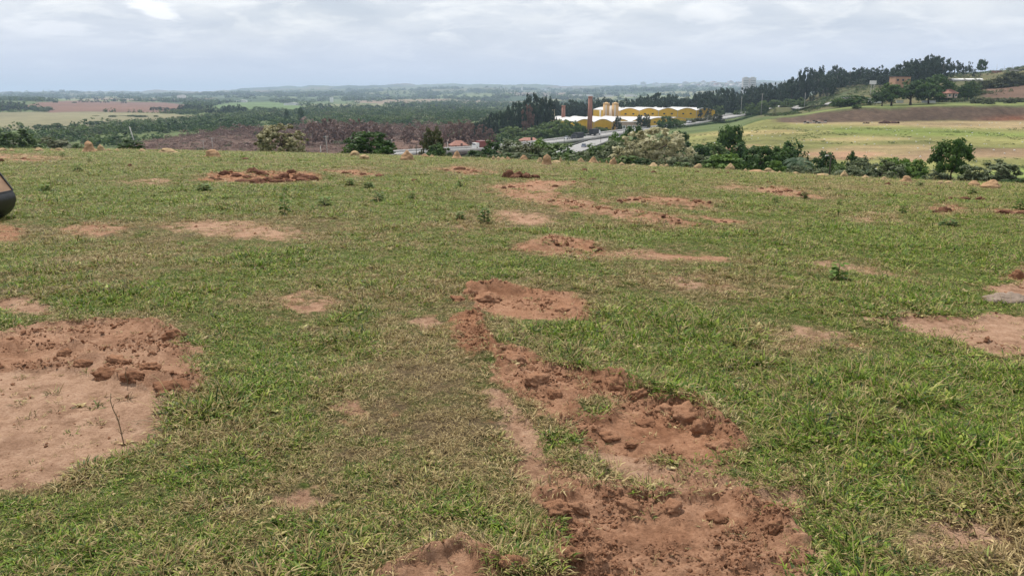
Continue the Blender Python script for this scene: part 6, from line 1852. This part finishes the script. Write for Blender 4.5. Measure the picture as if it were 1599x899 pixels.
MB().box((0, 0, 3.2), (9.6, 8, 6.4)).build('wall', MAT_ORANGE, r); MB().box((0, 0, 6.5), (10, 8.4, .22)).build('roof', MAT_TILE, r)
for k in range(3): MB().box((-3.4 + k * 3.4, -4.05, 4.6), (1.2, .14, 1.2)).build('window', MAT_DARKG, r)
X, Y, Z = at(1363, 132, 520); zg = lz(X, Y)
r = thing('billboard', 'blank white billboard on two posts on the grassy knob', 'billboard', (X, Y, min(zg, Z - 2)))
h0 = Z - min(zg, Z - 2)
MB().box((0, 0, h0 + 1.15), (4.2, .25, 2.3)).build('panel', MAT_WHITE, r)
for k in (-.9, .9): MB().box((k, .05, h0 / 2), (.25, .2, h0 - .02)).build('post', MAT_CONC, r)
for px, w, lab in ((1494, 8.5, 'left long white roofed shed on the hill behind the tiled house'), (1513, 6.0, 'middle white roofed shed on the hill'), (1528, 3.6, 'small pale shed at the right end of the white sheds')):
    X, Y, Z = hit(px, 127, 430, 800)
    r = thing('white_shed', lab, 'shed', (X, Y, Z), .05)
    MB().box((0, 0, .5), (w, 4, 1.0)).build('wall', MAT_CONC, r)
    MB().prism([(-2.3, 1.0), (2.3, 1.0), (0, 1.75)], -w / 2 - .2, w / 2 + .2, 'x').build('roof', MAT_WHITE, r)
for px, yb, w, h, Yd, lab in ((1366, 160, 5.2, 1.7, 392, 'white walled hut under the left of the terrace trees'), (1405, 160, 3.4, .9, 390, 'low white wall behind the terrace trunks'), (1450, 160, 6.4, .8, 386, 'long low white wall at the right of the terrace trees')):
    X, Y, Z = at(px, yb, Yd)
    r = thing('white_wall' if h < 1 else 'hut', lab, 'wall' if h < 1 else 'hut', (X, Y, Z - .3)); MB().box((0, 0, (h + .3) / 2), (w, .3 if h < 1 else 3, h + .3)).build('masonry', MAT_WHITE, r)
    MB().box((0, 0, h + .36), (w + .2, .5 if h < 1 else 3.3, .12)).build('coping', MAT_CONC, r)
MAT_FARB = plain('far pale plaster', (0.50, 0.47, 0.46), .9, .08, .05)
for px, lab in ((1164.5, 'left one of the twin pale tower blocks on the skyline'), (1175.5, 'right one of the twin pale tower blocks on the skyline')):
    X, Y, Z = at(px, 121.5, 2600); zg = lz(X, Y); H = Z - zg - 10
    r = thing('tower_block', lab, 'tower block', (X, Y, zg)); W = 9 / 1274 * 2600
    MB().box((0, 0, H / 2 + 5), (W, 14, H + 10)).build('wall', MAT_FARB, r); MB().box((0, 0, H + 11), (W * .5, 6, 2.5)).build('roof_box', MAT_FARB, r)
    for f_ in range(9):
        MB().box((0, -7.1, 14 + f_ * (H - 8) / 9), (W * .86, .3, 1.5)).build('window_band', MAT_DARKG, r)
TB = np.random.default_rng(12)
for i in range(46):
    px = TB.uniform(1084, 1158) if i < 34 else TB.uniform(1000, 1085); py = TB.uniform(129, 136.5) if i < 34 else TB.uniform(131, 138)
    X, Y, Z = hit(px, py, 4500, 9400); w, h = TB.uniform(14, 34) * Y / 5000, TB.uniform(7, 13) * Y / 5000
    r = thing('town_house', 'small pale building of the far town left of the twin tower blocks' if i < 34 else 'tiny building scattered at the far edge of the town', 'building', (X, Y, Z - 3), TB.uniform(-.5, .5), 'buildings of the far town')
    MB().box((0, 0, h / 2), (w, w * .7, h)).build('wall', MAT_WHITE if TB.uniform() < .5 else MAT_FARB, r)
    MB().prism([(-w * .53, h), (w * .53, h), (0, h + w * .16)], -w * .38, w * .38).build('roof', MAT_TILE if TB.uniform() < .4 else MAT_FARB, r)
for px, py, w, h, Yd, lab in ((907, 151, 90, 7, 3000, 'long white factory hall in the far valley behind the chimneys'), (945, 151.5, 60, 6, 3000, 'second white hall in the far valley behind the silos'), (985, 151, 40, 6, 2900, 'third pale hall in the far valley'), (518, 160, 10, 16, 2700, 'tiny white tower far off in the valley'), (122, 0, 0, 0, 0, ''),
                              (455, 164.5, 34, 5, 2100, 'white shed at the edge of the bright meadow'), (378, 160, 26, 5, 2200, 'white roof among trees left of the bright meadow'), (852, 141.5, 50, 8, 4200, 'pale farm building on the far hump'), (815, 142, 8, 24, 4200, 'thin white mast on the far hump'), (284, 155, 20, 10, 2300, 'white buildings behind the ploughed field'), (870, 141, 40, 7, 4200, 'second pale farm building on the far hump'), (780, 150, 24, 6, 3300, 'white roof in the middle of the far fields')):
    if not w: continue
    X, Y, Z = hit(px, py, Yd * .6, 9400); w *= Y / Yd; h *= Y / Yd
    r = thing('far_building', lab, 'building', (X, Y, Z - 2)); MB().box((0, 0, h / 2 + 1), (w, min(w, 16), h + 2)).build('wall', MAT_WHITE, r)
    MB().prism([(-w / 2 - .5, h + 2), (w / 2 + .5, h + 2), (0, h + 2 + min(w, 16) * .12)], -min(w, 16) / 2 - .4, min(w, 16) / 2 + .4).build('roof', MAT_ROOF, r)
# wall and posts on the hilltop
X, Y, Z = hit(1597, 110, 500, 900)
r = thing('hilltop_shed', 'long low grey roof on the hilltop at the right edge', 'shed', (X, Y, Z - 1.2), .05)
MB().box((0, 0, .8), (17, 5, 1.6)).build('wall', MAT_CONC, r); MB().box((0, 0, 1.75), (18, 6, .3)).build('roof', plain('grey fibre roof', (.16, .165, .17), .9, .1, .5), r)
for px, lab in ((1556, 'thin pole on the skyline left of the hilltop shed'), (1568, 'middle thin pole on the skyline near the hilltop shed'), (1580, 'thin pole just left of the hilltop shed')):
    pole(px, 101, 640, lab, rad=.10)
X, Y, Z = hit(1556, 114, 500, 900)
r = thing('hut', 'brown brick hut low on the skyline of the hill', 'hut', (X, Y, Z - 1), .1); MB().box((0, 0, 1.3), (6, 4, 2.6)).build('wall', MAT_BRICK, r); MB().box((0, 0, 2.7), (6.5, 4.5, .2)).build('roof', MAT_CONC, r)

# ------------------------------------------------------------------ the bridge
sel = (IW / 2 + ROAD_A[:, 0] / ROAD_A[:, 1] * 1274 > BRIDGE[0] - 10) & (IW / 2 + ROAD_A[:, 0] / ROAD_A[:, 1] * 1274 < BRIDGE[1] + 10)
BP = ROAD_A[sel]
br = thing('road_bridge', 'concrete bridge carrying the highway over a dark gap', 'bridge', tuple(BP[len(BP) // 2]))
off = Vector(BP[len(BP) // 2])
for nm, o_, w_, h_, z_ in (('girder', 4.6, .8, 1.0, -1.15), ('girder', -4.6, .8, 1.0, -1.15), ('parapet', 5.35, .3, .9, -.05)):
    V, Fs = wall_along(BP, o_, w_, h_, z_)
    link(nm, mesh_np(nm, V - np.array(off), Fs, False, None, [MAT_CONC]), br)
for k in (1, len(BP) // 3, 2 * len(BP) // 3, len(BP) - 2):
    p = Vector(BP[k]) - off; MB().box((p.x, p.y, -2.8), (2.4, 9.0, 3.2)).build('pier', MAT_CONC, br)


# ------------------------------------------------------------------ vehicles on the road
MAT_TYRE = plain('tyre', (.02, .02, .02), .9, .1, 5)
def car_paint(n_, c): return plain(n_, c, .35, .05, 1, .5)


def vehicle(kind, P, k, lane, label, body, box=None, rev=False):
    p = Vector(P[k]); d = Vector(P[min(k + 1, len(P) - 1)]) - Vector(P[max(k - 1, 0)]); d.z = 0; d.normalize()
    nrm = Vector((d.y, -d.x, 0)); pos = p + nrm * lane + Vector((0, 0, .06))
    r = thing('parked_car' if False else kind, label, kind, pos, math.atan2(d.y, d.x) + (math.pi if rev else 0))
    if kind == 'car':
        MB().prism([(-2.1, .35), (2.1, .35), (2.1, .75), (1.2, .9), (-2.0, .95)], -.85, .85).build('body', body, r)
        MB().prism([(-1.6, .93), (1.15, .90), (.5, 1.42), (-1.1, 1.45)], -.74, .74).build('cabin', MAT_DARKG, r)
        MB().prism([(-1.08, 1.452), (.48, 1.422), (.45, 1.47), (-1.05, 1.50)], -.72, .72).build('roof', body, r)
        ax, wr = (-1.3, 1.3), .33
    else:
        MB().prism([(2.6, .6), (4.6, .6), (4.6, 1.7), (4.2, 2.6), (2.6, 2.6)], -1.15, 1.15).build('cab', body, r)
        MB().box((4.45, 0, 2.0), (.2, 1.9, .7)).build('windscreen', MAT_DARKG, r)
        MB().box((-1.3, 0, 2.05), (7.4, 2.4, 2.5)).build('cargo_box', box or body, r)
        MB().box((.4, 0, .66), (8.2, 1.2, .24)).build('chassis', MAT_STEEL, r)
        ax, wr = (-3.8, -2.6, 3.6), .5
    for a_ in ax:
        for s_ in (-1, 1): MB().tube([(a_, s_ * .72 * (1 if kind == 'car' else 1.45), wr), (a_, s_ * .9 * (1 if kind == 'car' else 1.35), wr)], wr, 12).build('wheel', MAT_TYRE, r)


def k_at(P, px): return int(np.argmin(np.abs(IW / 2 + P[:, 0] / P[:, 1] * 1274 - px)))
MAT_BOXD = plain('dark tarpaulin', (.035, .035, .04), .8, .2, 1)
vehicle('truck', ROAD_A, k_at(ROAD_A, 936), -2.2, 'truck with a dark cargo box and white cab on the highway', car_paint('white truck paint', (.75, .75, .75)), MAT_BOXD)
vehicle('truck', ROAD_A, k_at(ROAD_A, 893), 3.0, 'dark boxed truck on the near lane of the highway', car_paint('dark truck paint', (.05, .05, .06)), MAT_BOXD, True)
vehicle('car', ROAD_B, k_at(ROAD_B, 909), 1.2, 'small grey blue car on the slip road', car_paint('blue grey car paint', (.22, .24, .33)))
vehicle('truck', ROAD_A, k_at(ROAD_A, 742), 2.6, 'white truck with a dark red box on the bridge', car_paint('white cab paint', (.75, .73, .7)), car_paint('dark red box', (.22, .05, .045)), True)
vehicle('car', ROAD_A, k_at(ROAD_A, 895), -2.4, 'white car on the far lane of the highway', car_paint('white car paint', (.75, .75, .75)))
vehicle('car', ROAD_A, k_at(ROAD_A, 1080), -2.2, 'white car on the highway below the olive bushes', car_paint('white car paint far', (.75, .75, .75)))

# road up on the slope
C_ = []
for px, Yd in ((1238, 560), (1258, 520), (1278, 480), (1296, 455), (1312, 470), (1330, 520)):
    X = s_of(px, 160) * Yd; C_.append((X, Yd, lz(X, Yd) + .25))
ribbon('hill_road', smooth_path(np.array(C_), 40), (-4.5, 0, 4.5), .1, MAT_ROAD, label='grey road on the slope left of the terrace trees')

# ------------------------------------------------------------------ stacks and rubble on the pasture
ST = np.random.default_rng(3)
for i, px in enumerate((1257, 1262, 1266.5, 1271, 1275, 1279, 1284, 1289)):
    X, Y, Z = at(px, 188.2, 326); zg = lz(X, Y)
    r = thing('block_stack', 'small grey stack of blocks at the foot of the cut bank', 'block stack', (X, Y, zg), ST.uniform(-.3, .3), 'row of block stacks at the foot of the bank')
    for k in range(2 + i % 2):
        MB().box((ST.uniform(-.05, .05), 0, .22 + k * .44), (.9, .7, .42)).build('block', [MAT_CONC, MAT_WOODP, MAT_CONC, MAT_PINK][(i + k) % 4], r)
MAT_RUB = mound_material('dark rubble', (0.060, 0.036, 0.030), (0.115, 0.068, 0.052))
for px, yb, w, h, lab in ((1386, 194, 24, 7.5, 'large dark brown rubble heap at the foot of the cut bank'), (1352, 195, 9, 4.0, 'small dark rubble heap left of the large one'), (1398, 190, 14, 3.2, 'low tail of dark rubble right of the large heap')):
    X, Y, Z = at(px, yb, 322); zg = lz(X, Y)
    r = thing('rubble_heap', lab, 'rubble heap', (X, Y, zg))
    for k in range(7):
        u = ST.uniform(-.5, .5); W = w / 1274 * 322; H = h / 1250 * 322
        me = CLOD_FAR[k].copy(); me.materials.clear(); me.materials.append(MAT_RUB)
        link('lump', me, r, (u * W * .8, ST.uniform(-.6, .6), .1), (ST.normal(0, .3), ST.normal(0, .3), ST.uniform(0, 6)), (W * .42, W * .36, H * (1.25 - 1.3 * abs(u))))
rngp = np.random.default_rng(8)
Yp = np.sqrt(rngp.uniform(150 ** 2, 330 ** 2, 240)); sp = rngp.uniform(s_of(1090, 220), .68, 240); Xp = sp * Yp; zp = land(Xp, Yp)
_pp = proto('pale_stone', clod_mesh('pale_stone', 41, 1, .3, .8, MAT_WHITE))
tag(scatter('pale_stones', np.stack([Xp, Yp, zp + .08], 1), np.zeros((240, 3)), rngp.uniform(.12, .5, 240), np.zeros(240), [_pp]), 'pale stones and scraps scattered over the pasture')

# ------------------------------------------------------------------ the air
def build_haze():
    m = bpy.data.materials.new('haze'); m.use_nodes = True
    nt = m.node_tree; nt.nodes.clear()
    o = nt.nodes.new('ShaderNodeOutputMaterial'); v = nt.nodes.new('ShaderNodeVolumePrincipled')
    v.inputs['Color'].default_value = (0.64, 0.81, 1.0, 1)
    v.inputs['Density'].default_value = 0.00012
    v.inputs['Anisotropy'].default_value = 0.0
    nt.links.new(v.outputs[0], o.inputs['Volume'])
    mb = MB(); z0, z1 = -120, 170
    mb.box((0, 0, (z0 + z1) / 2), (28000, 28000, z1 - z0))
    h = mb.build('haze', m)
    tag(h, 'pale blue haze over the valley', None, None, 'stuff')


build_haze()


# ------------------------------------------------------------------ labels: say which one among look-alikes
def tell_apart():
    by = {}
    for o in scene.objects:
        if o.parent is None and o.get('category') and o.get('label'): by.setdefault(o['label'], []).append(o)
    words = {2: ['left one', 'right one'], 3: ['left one', 'middle one', 'right one']}
    num = ['leftmost', 'second from left', 'third from left', 'fourth from left', 'fifth from left', 'sixth from left']
    rnum = ['rightmost', 'second from right', 'third from right', 'fourth from right', 'fifth from right', 'sixth from right']
    for lab, os_ in by.items():
        n = len(os_)
        if n < 2 or n > 12 or len((words.get(n, [num[1]])[0] + ' ' + lab).replace('-', ' ').split()) > 16: continue
        os_.sort(key=lambda o: o.location.x / o.location.y)
        for i, o in enumerate(os_):
            h = (n + 1) // 2
            w = words[n][i] if n in words else (num[i] if i < h else rnum[n - 1 - i])
            o['label'] = w + ': ' + lab


tell_apart()
